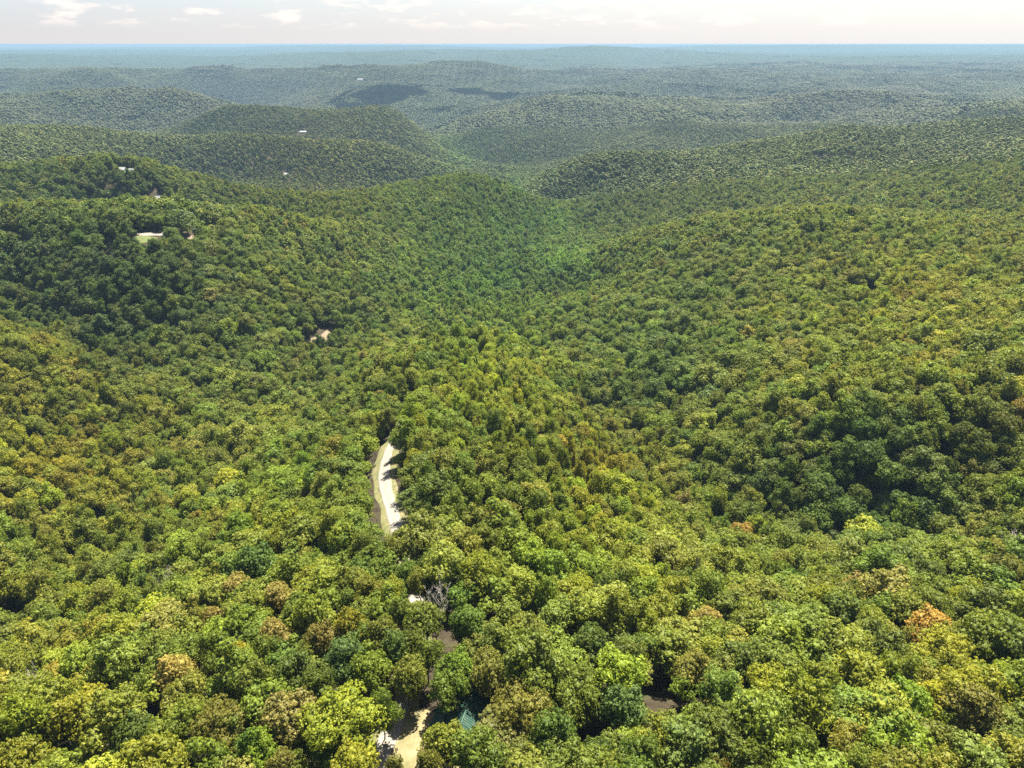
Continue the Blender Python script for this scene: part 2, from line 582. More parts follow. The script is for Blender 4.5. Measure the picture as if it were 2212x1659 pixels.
def ico(sub):
    t_ = (1 + 5 ** 0.5) / 2
    v = np.array([(-1, t_, 0), (1, t_, 0), (-1, -t_, 0), (1, -t_, 0), (0, -1, t_), (0, 1, t_), (0, -1, -t_), (0, 1, -t_), (t_, 0, -1), (t_, 0, 1), (-t_, 0, -1), (-t_, 0, 1)], float)
    v /= np.linalg.norm(v[0])
    f = [(0, 11, 5), (0, 5, 1), (0, 1, 7), (0, 7, 10), (0, 10, 11), (1, 5, 9), (5, 11, 4), (11, 10, 2), (10, 7, 6), (7, 1, 8),
         (3, 9, 4), (3, 4, 2), (3, 2, 6), (3, 6, 8), (3, 8, 9), (4, 9, 5), (2, 4, 11), (6, 2, 10), (8, 6, 7), (9, 8, 1)]
    v = list(map(tuple, v))
    for _ in range(sub):
        cache, nf = {}, []

        def mid(a_, b_):
            k_ = (min(a_, b_), max(a_, b_))
            if k_ not in cache:
                m_ = np.array(v[a_]) + np.array(v[b_])
                v.append(tuple(m_ / np.linalg.norm(m_)))
                cache[k_] = len(v) - 1
            return cache[k_]
        for a_, b_, c_ in f:
            x_, y_, z_ = mid(a_, b_), mid(b_, c_), mid(c_, a_)
            nf += [(a_, x_, z_), (b_, y_, x_), (c_, z_, y_), (x_, y_, z_)]
        f = nf
    return np.array(v), np.array(f)


ICO0, ICO1, ICO2 = ico(0), ico(1), ico(2)

# ------------------------------------------------------------------ ground: one sheet out to the horizon
rads = np.concatenate([[0.0], np.geomspace(8, 48000, 380)])
half = np.concatenate([np.linspace(0, 0.75, 240), np.linspace(0.75, math.pi, 50)[1:]])
azs = np.concatenate([-half[::-1][:-1], half])[:-1]
AZ, RR = np.meshgrid(azs, rads)
GX, GY = RR * np.sin(AZ), RR * np.cos(AZ)
GD = depth(GX, GY)
WOOD0 = 5600.0
wood = np.clip((RR - WOOD0) / 1600, 0, 1)
crown_relief = wood * 7 * (vnoise(GX / 30, GY / 30, 5) + vnoise(GX / 90, GY / 90, 6))
GZ = np.minimum(CAM_Z - GD - TREE_H * (1 - wood) + crown_relief, CAM_Z - 4.0)
na, nr = len(azs), len(rads)
idx = np.arange(na * nr).reshape(nr, na)
q = np.stack([idx[:-1], idx[1:], np.roll(idx, -1, 1)[1:], np.roll(idx, -1, 1)[:-1]], -1).reshape(-1, 4)
gme = mesh_np("ground", np.stack([GX, GY, GZ], -1).reshape(-1, 3), q[:, ::-1], m_ground, {'wooded': wood.ravel()}, True)
# make sure it faces up
tag(link("ground", gme), kind='structure')


def gz(x, y):
    return float(ground_z(np.array([x]), np.array([y]))[0])


# ------------------------------------------------------------------ road, clearings
def smooth_path(px, step=1.5):
    pts = np.array(px, float)
    t_ = np.concatenate([[0], np.cumsum(np.linalg.norm(np.diff(pts, axis=0), axis=1))])
    out = []
    k_ = np.arange(0, t_[-1], step)
    xs, ys = np.interp(k_, t_, pts[:, 0]), np.interp(k_, t_, pts[:, 1])
    for _ in range(60):
        xs[1:-1] = 0.25 * xs[:-2] + 0.5 * xs[1:-1] + 0.25 * xs[2:]
        ys[1:-1] = 0.25 * ys[:-2] + 0.5 * ys[1:-1] + 0.25 * ys[2:]
    return np.stack([xs, ys], 1)


ROAD_PX = [(812, 1659), (834, 1612), (855, 1560), (885, 1480), (900, 1400), (905, 1320), (898, 1255), (880, 1200), (860, 1150), (846, 1100), (830, 1055), (827, 1015), (838, 978), (856, 942), (868, 912), (890, 880), (930, 850)]
road_pts = [hit(u, v)[:2] for u, v in ROAD_PX]
ax = road_pts[0]
road_pts.insert(0, (ax[0] - 3, ax[1] - 18))
RP = smooth_path(road_pts)
dirs = np.gradient(RP, axis=0)
dirs /= np.linalg.norm(dirs, axis=1)[:, None]
nor = np.stack([dirs[:, 1], -dirs[:, 0]], 1)
cols = np.array([-2.4, -1.9, -1.4, -0.9, -0.25, 0.25, 0.9, 1.4, 1.9, 2.4])
rv, wearv = [], []
for i, (p, nn) in enumerate(zip(RP, nor)):
    for j, c in enumerate(cols):
        w = c * (1 + 0.12 * math.sin(i * 0.21 + j) * (abs(c) > 1.8)) + (0.25 * math.sin(i * 0.9 + j * 3) if abs(c) > 1.8 else 0)
        rv.append((p[0] + nn[0] * w, p[1] + nn[1] * w, -0.5 if abs(c) > 2.3 else (0.16 if abs(c) > 0.5 and abs(c) < 1.4 else 0.2)))
        wearv.append(0.85 if abs(c) > 1.85 else (0.22 if abs(c) < 0.5 else 0.0))
rv = np.array(rv)
rv[:, 2] += ground_z(rv[:, 0], rv[:, 1])
k = len(cols)
ii = np.arange(len(RP) * k).reshape(-1, k)
rq = np.stack([ii[:-1, :-1], ii[:-1, 1:], ii[1:, 1:], ii[1:, :-1]], -1).reshape(-1, 4)
tag(link("gravel_road", mesh_np("gravel_road", rv, rq, m_gravel, {'wear': wearv}, True)), kind='structure')

vcols = np.array([-4.6, -3.8, -3.0, -2.0, 0, 2.0, 3.0, 3.8, 4.6])
vv_ = []
for i, (p, nn) in enumerate(zip(RP, nor)):
    for j, c in enumerate(vcols):
        w = c * (1 + 0.18 * math.sin(i * 0.13 + j) + 0.1 * math.sin(i * 0.47))
        vv_.append((p[0] + nn[0] * w, p[1] + nn[1] * w, -0.4 if abs(c) > 4.5 else 0.05))
vv_ = np.array(vv_)
vv_[:, 2] += ground_z(vv_[:, 0], vv_[:, 1])
ii = np.arange(len(RP) * 9).reshape(-1, 9)
m_verge = surf_mat("verge_grass", 0.6, [(0.3, (0.045, 0.055, 0.015)), (0.5, (0.085, 0.085, 0.026)), (0.7, (0.13, 0.105, 0.055))], 1.0, 6, 0.7, 0.06)
tag(link("road_verge", mesh_np("road_verge", vv_, np.stack([ii[:-1, :-1], ii[:-1, 1:], ii[1:, 1:], ii[1:, :-1]], -1).reshape(-1, 4), m_verge, None, True)), kind='structure')

clear_polys = []       # polygons (in x, y) where no tree stands


def in_poly(px, py, poly):
    inside = np.zeros(len(px), bool)
    m_ = len(poly)
    for i in range(m_):
        x1, y1 = poly[i]
        x2, y2 = poly[(i + 1) % m_]
        c_ = ((y1 > py) != (y2 > py)) & (px < (x2 - x1) * (py - y1) / (y2 - y1 + 1e-12) + x1)
        inside ^= c_
    return inside


def patch(name, pix, mat, lift=0.1, step=2.0, world_pts=None):
    poly = world_pts or [hit(u, v)[:2] for u, v in pix]
    # rounded, uneven outline
    pp = []
    for i in range(len(poly)):
        a_, b_ = np.array(poly[i]), np.array(poly[(i + 1) % len(poly)])
        m_ = max(3, int(np.linalg.norm(b_ - a_) / step))
        for t_ in range(m_):
            pp.append(a_ + (b_ - a_) * t_ / m_)
    pp = np.array(pp)
    for _ in range(3):
        pp = 0.25 * np.roll(pp, 1, 0) + 0.5 * pp + 0.25 * np.roll(pp, -1, 0)
    cen = pp.mean(0)
    pp = pp + (pp - cen) * (0.10 * fbm(pp[:, 0] * 3, pp[:, 1] * 3, step * 6, 3, 77))[:, None]
    rings = [0.0, 0.25, 0.5, 0.7, 0.85, 0.96, 1.0]
    vs, m_ = [], len(pp)
    for rg in rings:
        vs.append(cen + (pp - cen) * rg)
    vs = np.concatenate(vs)
    z = ground_z(vs[:, 0], vs[:, 1]) + lift
    z[-m_:] -= lift + 0.4
    ii_ = np.arange(len(vs)).reshape(len(rings), m_)
    nx = np.roll(ii_, -1, 1)
    f_ = np.stack([ii_[:-1], ii_[1:], nx[1:], nx[:-1]], -1).reshape(-1, 4)
    ar = 0.5 * np.sum(pp[:, 0] * np.roll(pp[:, 1], -1) - pp[:, 1] * np.roll(pp[:, 0], -1))
    if ar < 0:
        f_ = f_[:, ::-1]
    o = link(name, mesh_np(name, np.column_stack([vs, z]), f_, mat, None, True))
    tag(o, kind='structure')
    return poly


CLEARING = patch("clearing", [(826, 1700), (838, 1600), (856, 1552), (900, 1530), (948, 1530), (960, 1560), (962, 1620), (1000, 1660), (985, 1710), (900, 1730)], m_dry, 0.09)
clear_polys.append((CLEARING, 2.6))
clear_polys.append(([hit(u, v)[:2] for u, v in ((838, 1570), (860, 1500), (905, 1470), (985, 1490), (1000, 1560), (930, 1580))], 0.8))
l1 = patch("lawn", [(226, 526), (238, 520), (247, 534), (244, 552), (230, 548)], m_lawn, 0.35)
l2 = patch("lawn", [(290, 510), (318, 512), (346, 514), (342, 524), (310, 526), (294, 528)], m_lawn, 0.35)
dr = patch("driveway", [(292, 504), (312, 505), (338, 503), (356, 506), (356, 511), (330, 510), (306, 512), (294, 509)], m_pale, 0.45)
so = patch("bare_soil", [(400, 512), (425, 508), (432, 516), (410, 522)], m_soil, 0.4)
def forward(p_, d_):
    """the opening in the wood reaches downhill, towards the camera"""
    c_ = np.array(p_).mean(0)
    t_ = c_ / np.linalg.norm(c_)
    return [tuple(np.array(q_) - (t_ * d_ if (np.array(q_) - c_) @ t_ < 0 else 0)) for q_ in p_]


for p_ in (l1, l2, dr, so):
    clear_polys.append((forward(p_, 16), 1.0))
s1 = patch("bare_soil", [(650, 742), (668, 733), (690, 727), (704, 716), (716, 705), (722, 716), (716, 728), (704, 738), (690, 737), (668, 746)], m_soil, 0.3)
clear_polys.append((forward(s1, 7), 1.5))
s2 = patch("bare_soil", [(1046, 1130), (1062, 1116), (1080, 1108), (1090, 1111), (1076, 1120), (1056, 1134)], m_soil, 0.2)
clear_polys.append((forward(s2, 5), 1.0))
s2b = patch("bare_soil", [(862, 1060), (874, 1058), (878, 1088), (886, 1110), (876, 1122), (866, 1095)], m_soil, 0.12)
clear_polys.append((s2b, 1.0))
s3 = patch("dry_field", [(1742, 348), (1830, 345), (1840, 352), (1760, 354)], m_dry, 0.6, 6)
clear_polys.append((s3, 2.0))
s4 = patch("gravel_pit", [(700, 240), (704, 228), (712, 226), (710, 238), (706, 246)], m_pale, 2.0, 12)
clear_polys.append((s4, 4.0))
s5 = patch("quarry", [(34, 152), (50, 146), (94, 146), (104, 151), (84, 154), (50, 155)], m_quarry, 6.0, 30)
clear_polys.append((s5, 6.0))

# ------------------------------------------------------------------ houses
def house(name, label, x, y, rz, L, Wd, H, rise, wallm, roofm, ov=0.5, seams=False, detail=True):
    z = min(gz(x + sx, y + sy) for sx in (-3, 0, 3) for sy in (-3, 0, 3))
    e = bpy.data.objects.new(name, None)
    C.objects.link(e)
    e.location = (x, y, z)
    e.rotation_euler = (0, 0, rz)
    tag(e, label, 'house')
    l, w = L / 2, Wd / 2
    m = MB()                                        # ridge runs along local y
    m.box(-w, w, -l, l, -1.5, H)
    for s in (-1, 1):
        a_ = [(-w, s * l, H), (w, s * l, H), (0, s * l, H + rise)]
        m.slab(a_ if s < 0 else a_[::-1], -0.15)
    m.build('wall', wallm, e)
    for s in (-1, 1):
        sl = rise / w
        ex = w + ov
        roof = MB()
        pts = [(0, -l - ov, H + rise + 0.03), (s * ex, -l - ov, H - sl * ov + 0.03), (s * ex, l + ov, H - sl * ov + 0.03), (0, l + ov, H + rise + 0.03)]
        roof.slab(pts if s < 0 else pts[::-1], -0.12 if False else 0.12)
        ro = roof.build('roof', roofm, e)
        if seams:
            k_ = 0
            yy = -l - ov + 0.3
            while yy < l + ov - 0.1:
                sm = MB()
                p0 = Vector((0, yy, H + rise + 0.15))
                p1 = Vector((s * ex, yy, H - sl * ov + 0.15))
                up = Vector((0, 0, 0.055))
                d_ = Vector((0, 0.03, 0))
                sm.v += [tuple(q_) for q_ in (p0 - d_, p0 + d_, p1 + d_, p1 - d_, p0 - d_ + up, p0 + d_ + up, p1 + d_ + up, p1 - d_ + up)]
                sm.f += [[3, 2, 1, 0], [4, 5, 6, 7], [0, 1, 5, 4], [1, 2, 6, 5], [2, 3, 7, 6], [3, 0, 4, 7]]
                sm.build('seam', roofm, ro)
                yy += 0.45
    if detail:
        cap = MB()
        cap.box(-0.09, 0.09, -l - ov, l + ov, H + rise + 0.13, H + rise + 0.2)
        cap.build('ridge_cap', roofm, e)
        for sx, yy in ((1, -l * 0.5), (1, l * 0.35), (-1, -l * 0.4), (-1, l * 0.4)):
            fr = MB()
            x0, x1 = sorted((sx * (w - 0.02), sx * (w + 0.07)))
            fr.box(x0, x1, yy - 0.6, yy + 0.6, 0.95, 2.15)
            fo = fr.build('window', m_white, e)
            g_ = MB()
            x0, x1 = sorted((sx * (w + 0.05), sx * (w + 0.09)))
            g_.box(x0, x1, yy - 0.5, yy + 0.5, 1.05, 2.05)
            g_.build('pane', m_glass, fo)
        dm = MB()
        dm.box(-0.5, 0.5, -l - 0.08, -l + 0.02, 0.0, 2.05)
        dm.build('door', m_white, e)
        for xx in (-w * 0.6, w * 0.6):
            fr = MB()
            fr.box(xx - 0.5, xx + 0.5, -l - 0.06, -l + 0.02, 0.95, 2.1)
            fo = fr.build('window', m_white, e)
            g_ = MB()
            g_.box(xx - 0.4, xx + 0.4, -l - 0.09, -l - 0.05, 1.05, 2.0)
            g_.build('pane', m_glass, fo)
    return e


hx, hy, hz = hit(1004, 1545, 4.5)
ga = hit(1017, 1508, 5.2)
gb = hit(991, 1574, 5.2)
ang = math.atan2(ga[1] - gb[1], ga[0] - gb[0]) - math.pi / 2
H1 = house("green_roofed_house", "small house with green metal roof and dark red walls beside the dry clearing", hx, hy, ang, 9.6, 6.6, 2.8, 2.0, m_rwall, m_groof, 0.6, True)
# a low front gable crossing the left slope, and a flue
pv = MB()
pv.tube([(-1.6, 1.0, 3.6), (-1.6, 1.0, 5.0)], [0.09, 0.09], 8)
pv.build('flue', m_white, H1)
pr = MB()
pr.slab([(-3.7, -2.8, 2.95), (-6.0, -2.8, 2.35), (-6.0, 2.2, 2.35), (-3.7, 2.2, 2.95)], -0.1)
po = pr.build('porch_roof', m_groof, H1)
for yy in (-2.6, 0, 2.0):
    ps = MB()
    ps.box(-5.85, -5.72, yy - 0.06, yy + 0.06, -1, 2.3)
    ps.build('post', m_rwall, H1)
clear_polys.append(([(hx + a_ * math.cos(ang) - b_ * math.sin(ang), hy + a_ * math.sin(ang) + b_ * math.cos(ang)) for a_, b_ in ((-5, -6), (5, -6), (5, 6), (-5, 6))], 1.2))
b2 = hit(1883, 640, 4.0)
house("brown_roofed_house", "lone brown shingle roof showing in a dark gap on the right hillside", b2[0], b2[1], R(80), 11, 8, 2.8, 2.2, m_white, m_broof, 0.5, False)
clear_polys.append(([(b2[0] + a_, b2[1] + b_) for a_, b_ in ((-9, -6), (5, -5), (5, 5), (2, 16), (-4, 20), (-9, 8))], 2.0))
for (u, v, rz, L, W_, lab, clr) in (
    (434, 489, 70, 10, 6, "white building with pale roof behind the tall oak on left ridge", 3),
    (366, 500, 80, 9, 6, "low white shed at the right end of the pale driveway", 1),
    (262, 362, 85, 8, 5, "white farm building left of its twin on the wooded left hill", 6),
    (284, 364, 75, 6, 4, "small white building right of its twin on the wooded left hill", 5),
    (620, 373, 85, 10, 5, "long white roof among the pines left of the central hill", 7),
    (655, 283, 85, 15, 7, "white building on the rounded hilltop left of centre", 12),
    (340, 418, 88, 6, 4, "tiny white roof among the trees of the second left ridge", 3),
    (778, 172, 85, 30, 11, "single white building far off beside the cloud shadow", 30),
):
    p = hit(u, v, 4)
    house("white_building", lab, p[0], p[1], R(rz), L, W_, 3.0 if L < 30 else 6, 2.0 if L < 30 else 4, m_white, m_wroof, 0.4, False, False)
    s = clr
    clear_polys.append(([(p[0] - L * .7, p[1] - s * 2.2 - 5), (p[0] + L * .7, p[1] - s * 2.2 - 5), (p[0] + L * .6 + 2, p[1] + 6), (p[0] - L * .6 - 2, p[1] + 6)], 1.0))


# ------------------------------------------------------------------ tree models
def unit(v):
    return v / (np.linalg.norm(v, axis=-1, keepdims=True) + 1e-9)


def cards(cent, nrm, size, asp=1.3):
    """irregular four-cornered leaf sprays"""
    m_ = len(cent)
    r_ = unit(rng.normal(size=(m_, 3)))
    a_ = unit(np.cross(nrm, r_))
    b_ = np.cross(nrm, a_)
    sz = size[:, None]
    cs = []
    for sa, sb in ((1, 0.1), (0.1, 0.75), (-0.9, 0.0), (0.0, -0.8)):
        j = 1 + rng.uniform(-0.3, 0.3, (m_, 1))
        cs.append(cent + (a_ * sa * asp + b_ * sb) * sz * j * 0.5 + nrm * sz * rng.uniform(-0.12, 0.12, (m_, 1)))
    v = np.stack(cs, 1).reshape(-1, 3)
    f = np.arange(m_ * 4).reshape(-1, 4)
    return v, f


def crown_lobes(kind, R_, Hc, z0):
    """lobes (centre, radius) filling the crown; z0 = crown base"""
    L = []
    if kind == 'cedar':
        for i in range(26):
            t_ = (i + 0.5) / 26
            rr = R_ * (1 - t_) ** 0.8 * 0.72
            a_ = i * 2.4 + random.uniform(-.4, .4)
            L.append((rr * math.cos(a_) * 0.75, rr * math.sin(a_) * 0.75, z0 + Hc * t_, R_ * (0.42 * (1 - t_) + 0.10)))
        return L
    m_ = {'dome': 20, 'tall': 20, 'open': 13, 'flat': 16, 'twin': 22}[kind]
    cx_, cy_ = 0, 0
    for i in range(m_):
        t_ = (i + 0.5) / m_
        zz = 1 - t_ * 1.25
        rr = math.sqrt(max(0.02, 1 - zz * zz))
        a_ = i * 2.39996 + random.uniform(-.35, .35)
        k_ = random.uniform(0.50, 0.90)
        if kind == 'twin':
            cx_ = 0.32 * R_ * (1 if i % 2 else -1)
        lr = R_ * random.uniform(0.24, 0.44) * (0.85 if kind == 'open' else 1)
        L.append((cx_ + rr * R_ * k_ * math.cos(a_), cy_ + rr * R_ * k_ * math.sin(a_), z0 + Hc * (0.40 + 0.46 * zz * random.uniform(0.8, 1.1)), lr))
    # no two crowns alike: stretched, leaning, some limbs lost, one or two leaders standing proud
    ex_, ey_, la_ = random.uniform(0.82, 1.2), random.uniform(0.82, 1.2), random.uniform(0, 6.28)
    drop = random.sample(range(len(L)), random.choice([1, 2, 3, 4]))
    L = [(x_ * ex_ + (z_ - z0) / Hc * 0.9 * math.cos(la_), y_ * ey_ + (z_ - z0) / Hc * 0.9 * math.sin(la_), z_, r__) for i_, (x_, y_, z_, r__) in enumerate(L) if i_ not in drop]
    for _ in range(random.choice([1, 2, 3])):
        a_ = random.uniform(0, 6.28)
        L.append((R_ * 0.4 * math.cos(a_), R_ * 0.4 * math.sin(a_), z0 + Hc * random.uniform(0.86, 1.0), R_ * random.uniform(0.16, 0.26)))
    L.append((0, 0, z0 + Hc * 0.45, R_ * 0.5))
    return L


def make_crown(name, kind, R_, Hc, z0, lod):
    lobes = crown_lobes(kind, R_, Hc, z0)
    Lc = np.array([l_[:3] for l_ in lobes])
    Lr = np.array([l_[3] for l_ in lobes])
    squash = 0.82 if kind != 'cedar' else 1.35
    V, Fq, Sp = [], [], []
    Vt, Ft, St = [], [], []
    off = 0
    tufts = {0: 30, 1: 14, 2: 0}[lod]
    per = {0: 15, 1: 6, 2: 0}[lod]
    csize = {0: 0.36, 1: 0.78, 2: 0}[lod]
    if kind == 'cedar':
        tufts = int(tufts * 0.7)
        csize *= 0.8
    for li, (c_, r_) in enumerate(zip(Lc, Lr)):
        base_ico = (ICO1 if lod < 2 else ICO0)
        iv, if_ = base_ico
        wob = 0.68 + 0.12 * rng.uniform(-1, 1, (len(iv), 1)) if lod < 2 else 0.98 + 0.2 * rng.uniform(-1, 1, (len(iv), 1))
        vv = iv * wob * r_ * np.array([1, 1, squash]) + c_
        Vt.append(vv)
        Ft.append(if_ + off)
        off += len(vv)
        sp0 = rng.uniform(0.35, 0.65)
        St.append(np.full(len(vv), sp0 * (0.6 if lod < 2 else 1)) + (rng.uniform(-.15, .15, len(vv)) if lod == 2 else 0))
        if lod == 2:
            continue
        m_ = max(6, int(tufts * (r_ / (0.34 * R_)) ** 1.6))
        k_ = np.arange(m_) + 0.5
        zz = 1 - 1.62 * k_ / m_
        aa = k_ * 2.39996 + rng.uniform(0, 6)
        rr = np.sqrt(np.clip(1 - zz * zz, 0, 1))
        dirs_ = unit(np.stack([rr * np.cos(aa), rr * np.sin(aa), zz], 1) + rng.normal(0, 0.12, (m_, 3)))
        tc_ = c_ + dirs_ * r_ * rng.uniform(0.80, 1.16, (m_, 1)) * np.array([1, 1, squash])
        # drop tufts that sit inside a neighbouring lobe
        d_ = np.linalg.norm((tc_[:, None] - Lc[None]) / np.array([1, 1, squash]), axis=2) / Lr[None]
        d_[:, li] = 9
        keep = d_.min(1) > 0.72
        tc_, dirs_ = tc_[keep], dirs_[keep]
        if not len(tc_):
            continue
        tr = r_ * 0.30 * rng.uniform(0.7, 1.25, len(tc_))
        tsp = np.clip(sp0 + rng.uniform(-0.22, 0.22, len(tc_)), 0, 1)
        T = np.repeat(tc_, per, 0)
        TR = np.repeat(tr, per)
        TD = np.repeat(dirs_, per, 0)
        TS = np.repeat(tsp, per)
        sph = unit(rng.normal(size=T.shape) + TD * 0.9 + np.array([0, 0, 0.45]))
        pos = T + sph * (TR * rng.uniform(0.75, 1.12, len(T)))[:, None] * np.array([1, 1, 0.85])
        nr_ = unit(sph + rng.normal(0, 0.36, sph.shape))
        v_, f_ = cards(pos, nr_, csize * rng.uniform(0.65, 1.3, len(pos)) * (R_ / 5.0) ** 0.5)
        V.append(v_)
        Fq.append(f_)
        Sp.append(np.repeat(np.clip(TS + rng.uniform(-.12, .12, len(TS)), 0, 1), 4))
    # cores as degenerate-free quads list: join triangles separately through a mixed build
    tv = np.concatenate(Vt)
    tf = np.concatenate(Ft)
    ts = np.concatenate(St)
    if V:
        qv = np.concatenate(V)
        qf = np.arange(len(qv)).reshape(-1, 4) + len(tv)
        # split quads into triangles so that the mesh is uniform
        tri = np.concatenate([qf[:, [0, 1, 2]], qf[:, [0, 2, 3]]])
        allv = np.concatenate([tv, qv])
        allf = np.concatenate([tf, tri])
        alls = np.concatenate([ts, np.concatenate(Sp)])
    else:
        allv, allf, alls = tv, tf, ts
    return mesh_np(name, allv, allf, m_leaf, {'spray': alls}, False), lobes


def make_trunk(name, lobes, z0, Htot, r0, kind):
    m = MB()
    lean = Vector((random.uniform(-.4, .4), random.uniform(-.4, .4), 0))
    top = Vector((0, 0, z0 + (Htot - z0) * (0.5 if kind != 'cedar' else 0.9))) + lean
    m.tube([(0, 0, -1.5), (0, 0, 0.4), (lean.x * .3, lean.y * .3, z0 * 0.6), tuple(top * 0.8), tuple(top)], [r0 * 1.5, r0 * 1.1, r0 * 0.85, r0 * 0.6, r0 * 0.25], 7)
    if kind != 'cedar':
        for x_, y_, z_, lr in lobes[:-1:2]:
            s_ = Vector((lean.x * .3, lean.y * .3, z0 * 0.65 + random.uniform(0, 2.5)))
            e_ = Vector((x_, y_, z_))
            mid = (s_ + e_) / 2 + Vector((0, 0, -0.4 + random.uniform(0, .8)))
            m.tube([s_, mid, e_], [r0 * 0.42, r0 * 0.28, r0 * 0.08], 5)
    return m.mesh(name, m_bark)


def tree_model(kind, lod):
    if kind == 'cedar':
        R_, Hc, z0 = 2.3, 8.5, 1.2
    else:
        R_ = 5.0
        Hc, z0 = {'dome': (10.2, 4.2), 'tall': (11.8, 3.6), 'open': (9.8, 4.6), 'flat': (8.6, 5.6), 'twin': (9.8, 4.4)}[kind]
    cm, lobes = make_crown("crown", kind, R_, Hc, z0, lod)
    tm = make_trunk("trunk", lobes, z0, z0 + Hc, 0.26 if kind != 'cedar' else 0.13, kind) if lod < 2 else None
    return cm, tm, R_, z0 + Hc


KINDS = ['dome', 'tall', 'open', 'flat', 'twin', 'dome', 'tall', 'open', 'dome', 'twin', 'open', 'flat', 'cedar', 'cedar', 'cedar']
NK = len(KINDS)
near_models = [tree_model(k_, 0) for k_ in KINDS]
NB = 12         # the first twelve are broadleaf


def joined(cm, tm, name):
    """crown and trunk meshes in one, for the far woods"""
    if tm is None:
        o = bpy.data.objects.new(name, cm)
        return o
    me = bpy.data.meshes.new(name)
    def get(m_):
        v_ = np.empty(len(m_.vertices) * 3, np.float32)
        m_.vertices.foreach_get('co', v_)
        m_.calc_loop_triangles()
        t_ = np.empty(len(m_.loop_triangles) * 3, np.int32)
        m_.loop_triangles.foreach_get('vertices', t_)
        return v_.reshape(-1, 3), t_.reshape(-1, 3)
    cv, cf = get(cm)
    tv, tf = get(tm)
    sp = np.empty(len(cv), np.float32)
    cm.attributes['spray'].data.foreach_get('value', sp)
    me = mesh_np(name, np.concatenate([cv, tv]), np.concatenate([cf, tf + len(cv)]), [m_leaf, m_bark], {'spray': np.concatenate([sp, np.full(len(tv), .3)])})
    me.polygons.foreach_set('material_index', np.concatenate([np.zeros(len(cf), np.int32), np.ones(len(tf), np.int32)]))
    return bpy.data.objects.new(name, me)


models = bpy.data.collections.new("tree_models")
model_objs = []
for cm, tm, R_, H_ in near_models:
    model_objs.append(joined(cm, tm, "tree_model_%02d" % len(model_objs)))
for k_ in KINDS:
    cm, tm, R_, H_ = tree_model(k_, 1)
    model_objs.append(joined(cm, tm, "tree_model_%02d" % len(model_objs)))
for k_ in KINDS:
    cm, tm, R_, H_ = tree_model(k_, 2)
    model_objs.append(joined(cm, None, "tree_model_%02d" % len(model_objs)))
# a patch of wood, 64 m across, for hillsides kilometres away
PATCH = 64.0
for pk in range(4):
    Vs, Fs, Ss, off = [], [], [], 0
    g_ = np.arange(-PATCH / 2 - 2, PATCH / 2 + 3, 7.6)
    for gx in g_:
        for gy in g_:
            x_, y_ = gx + rng.uniform(-2.6, 2.6), gy + rng.uniform(-2.6, 2.6)
            if rng.uniform() < 0.05:
                continue
            R_ = rng.uniform(3.2, 5.6)
            h_ = rng.uniform(8.5, 16.5)
            s0 = rng.uniform(0.2, 0.8)
            for q_ in range(4):
                iv, if_ = ICO0
                a_ = rng.uniform(0, 6.28)
                o_ = R_ * (0.5 if q_ else 0.0)
                rr = R_ * (0.62 if q_ else 0.8) * (1 + 0.22 * rng.uniform(-1, 1, (12, 1)))
                vv = iv * rr * np.array([1, 1, 0.85]) + np.array([x_ + o_ * math.cos(a_), y_ + o_ * math.sin(a_), h_ - R_ * 0.85 - (rng.uniform(0, 1.2) if q_ else 0)])
                Vs.append(vv)
                Fs.append(if_ + off)
                off += 12
                Ss.append(np.clip(s0 + rng.uniform(-.2, .2, 12), 0, 1))
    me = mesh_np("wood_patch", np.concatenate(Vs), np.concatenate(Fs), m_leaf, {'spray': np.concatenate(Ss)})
    model_objs.append(bpy.data.objects.new("tree_model_%02d" % len(model_objs), me))
for o in model_objs:
    models.objects.link(o)

# ------------------------------------------------------------------ leaf colours
MID = (0.066, 0.098, 0.020)
TONES = {
    'mid green': (0.080, 0.106, 0.020), 'deep green': (0.052, 0.080, 0.018), 'blue-green': (0.066, 0.100, 0.038),
    'bright green': (0.088, 0.128, 0.018), 'yellow-green': (0.125, 0.142, 0.018), 'lemon yellow': (0.150, 0.154, 0.020),
    'olive': (0.100, 0.108, 0.024), 'pale olive': (0.128, 0.134, 0.042), 'tan': (0.142, 0.122, 0.050), 'rusty orange': (0.175, 0.130, 0.042),
    'vivid green': (0.058, 0.104, 0.022), 'brownish olive': (0.084, 0.090, 0.028),
}
TN = list(TONES)
TV = np.array([TONES[t_] for t_ in TN]) * np.array([1.34, 1.30, 0.84])
MIDV = TV[0]
TR_ = np.exp(0.58 * np.log(TV) + 0.42 * np.log(MIDV))        # the run of the wood keeps nearer to its common green
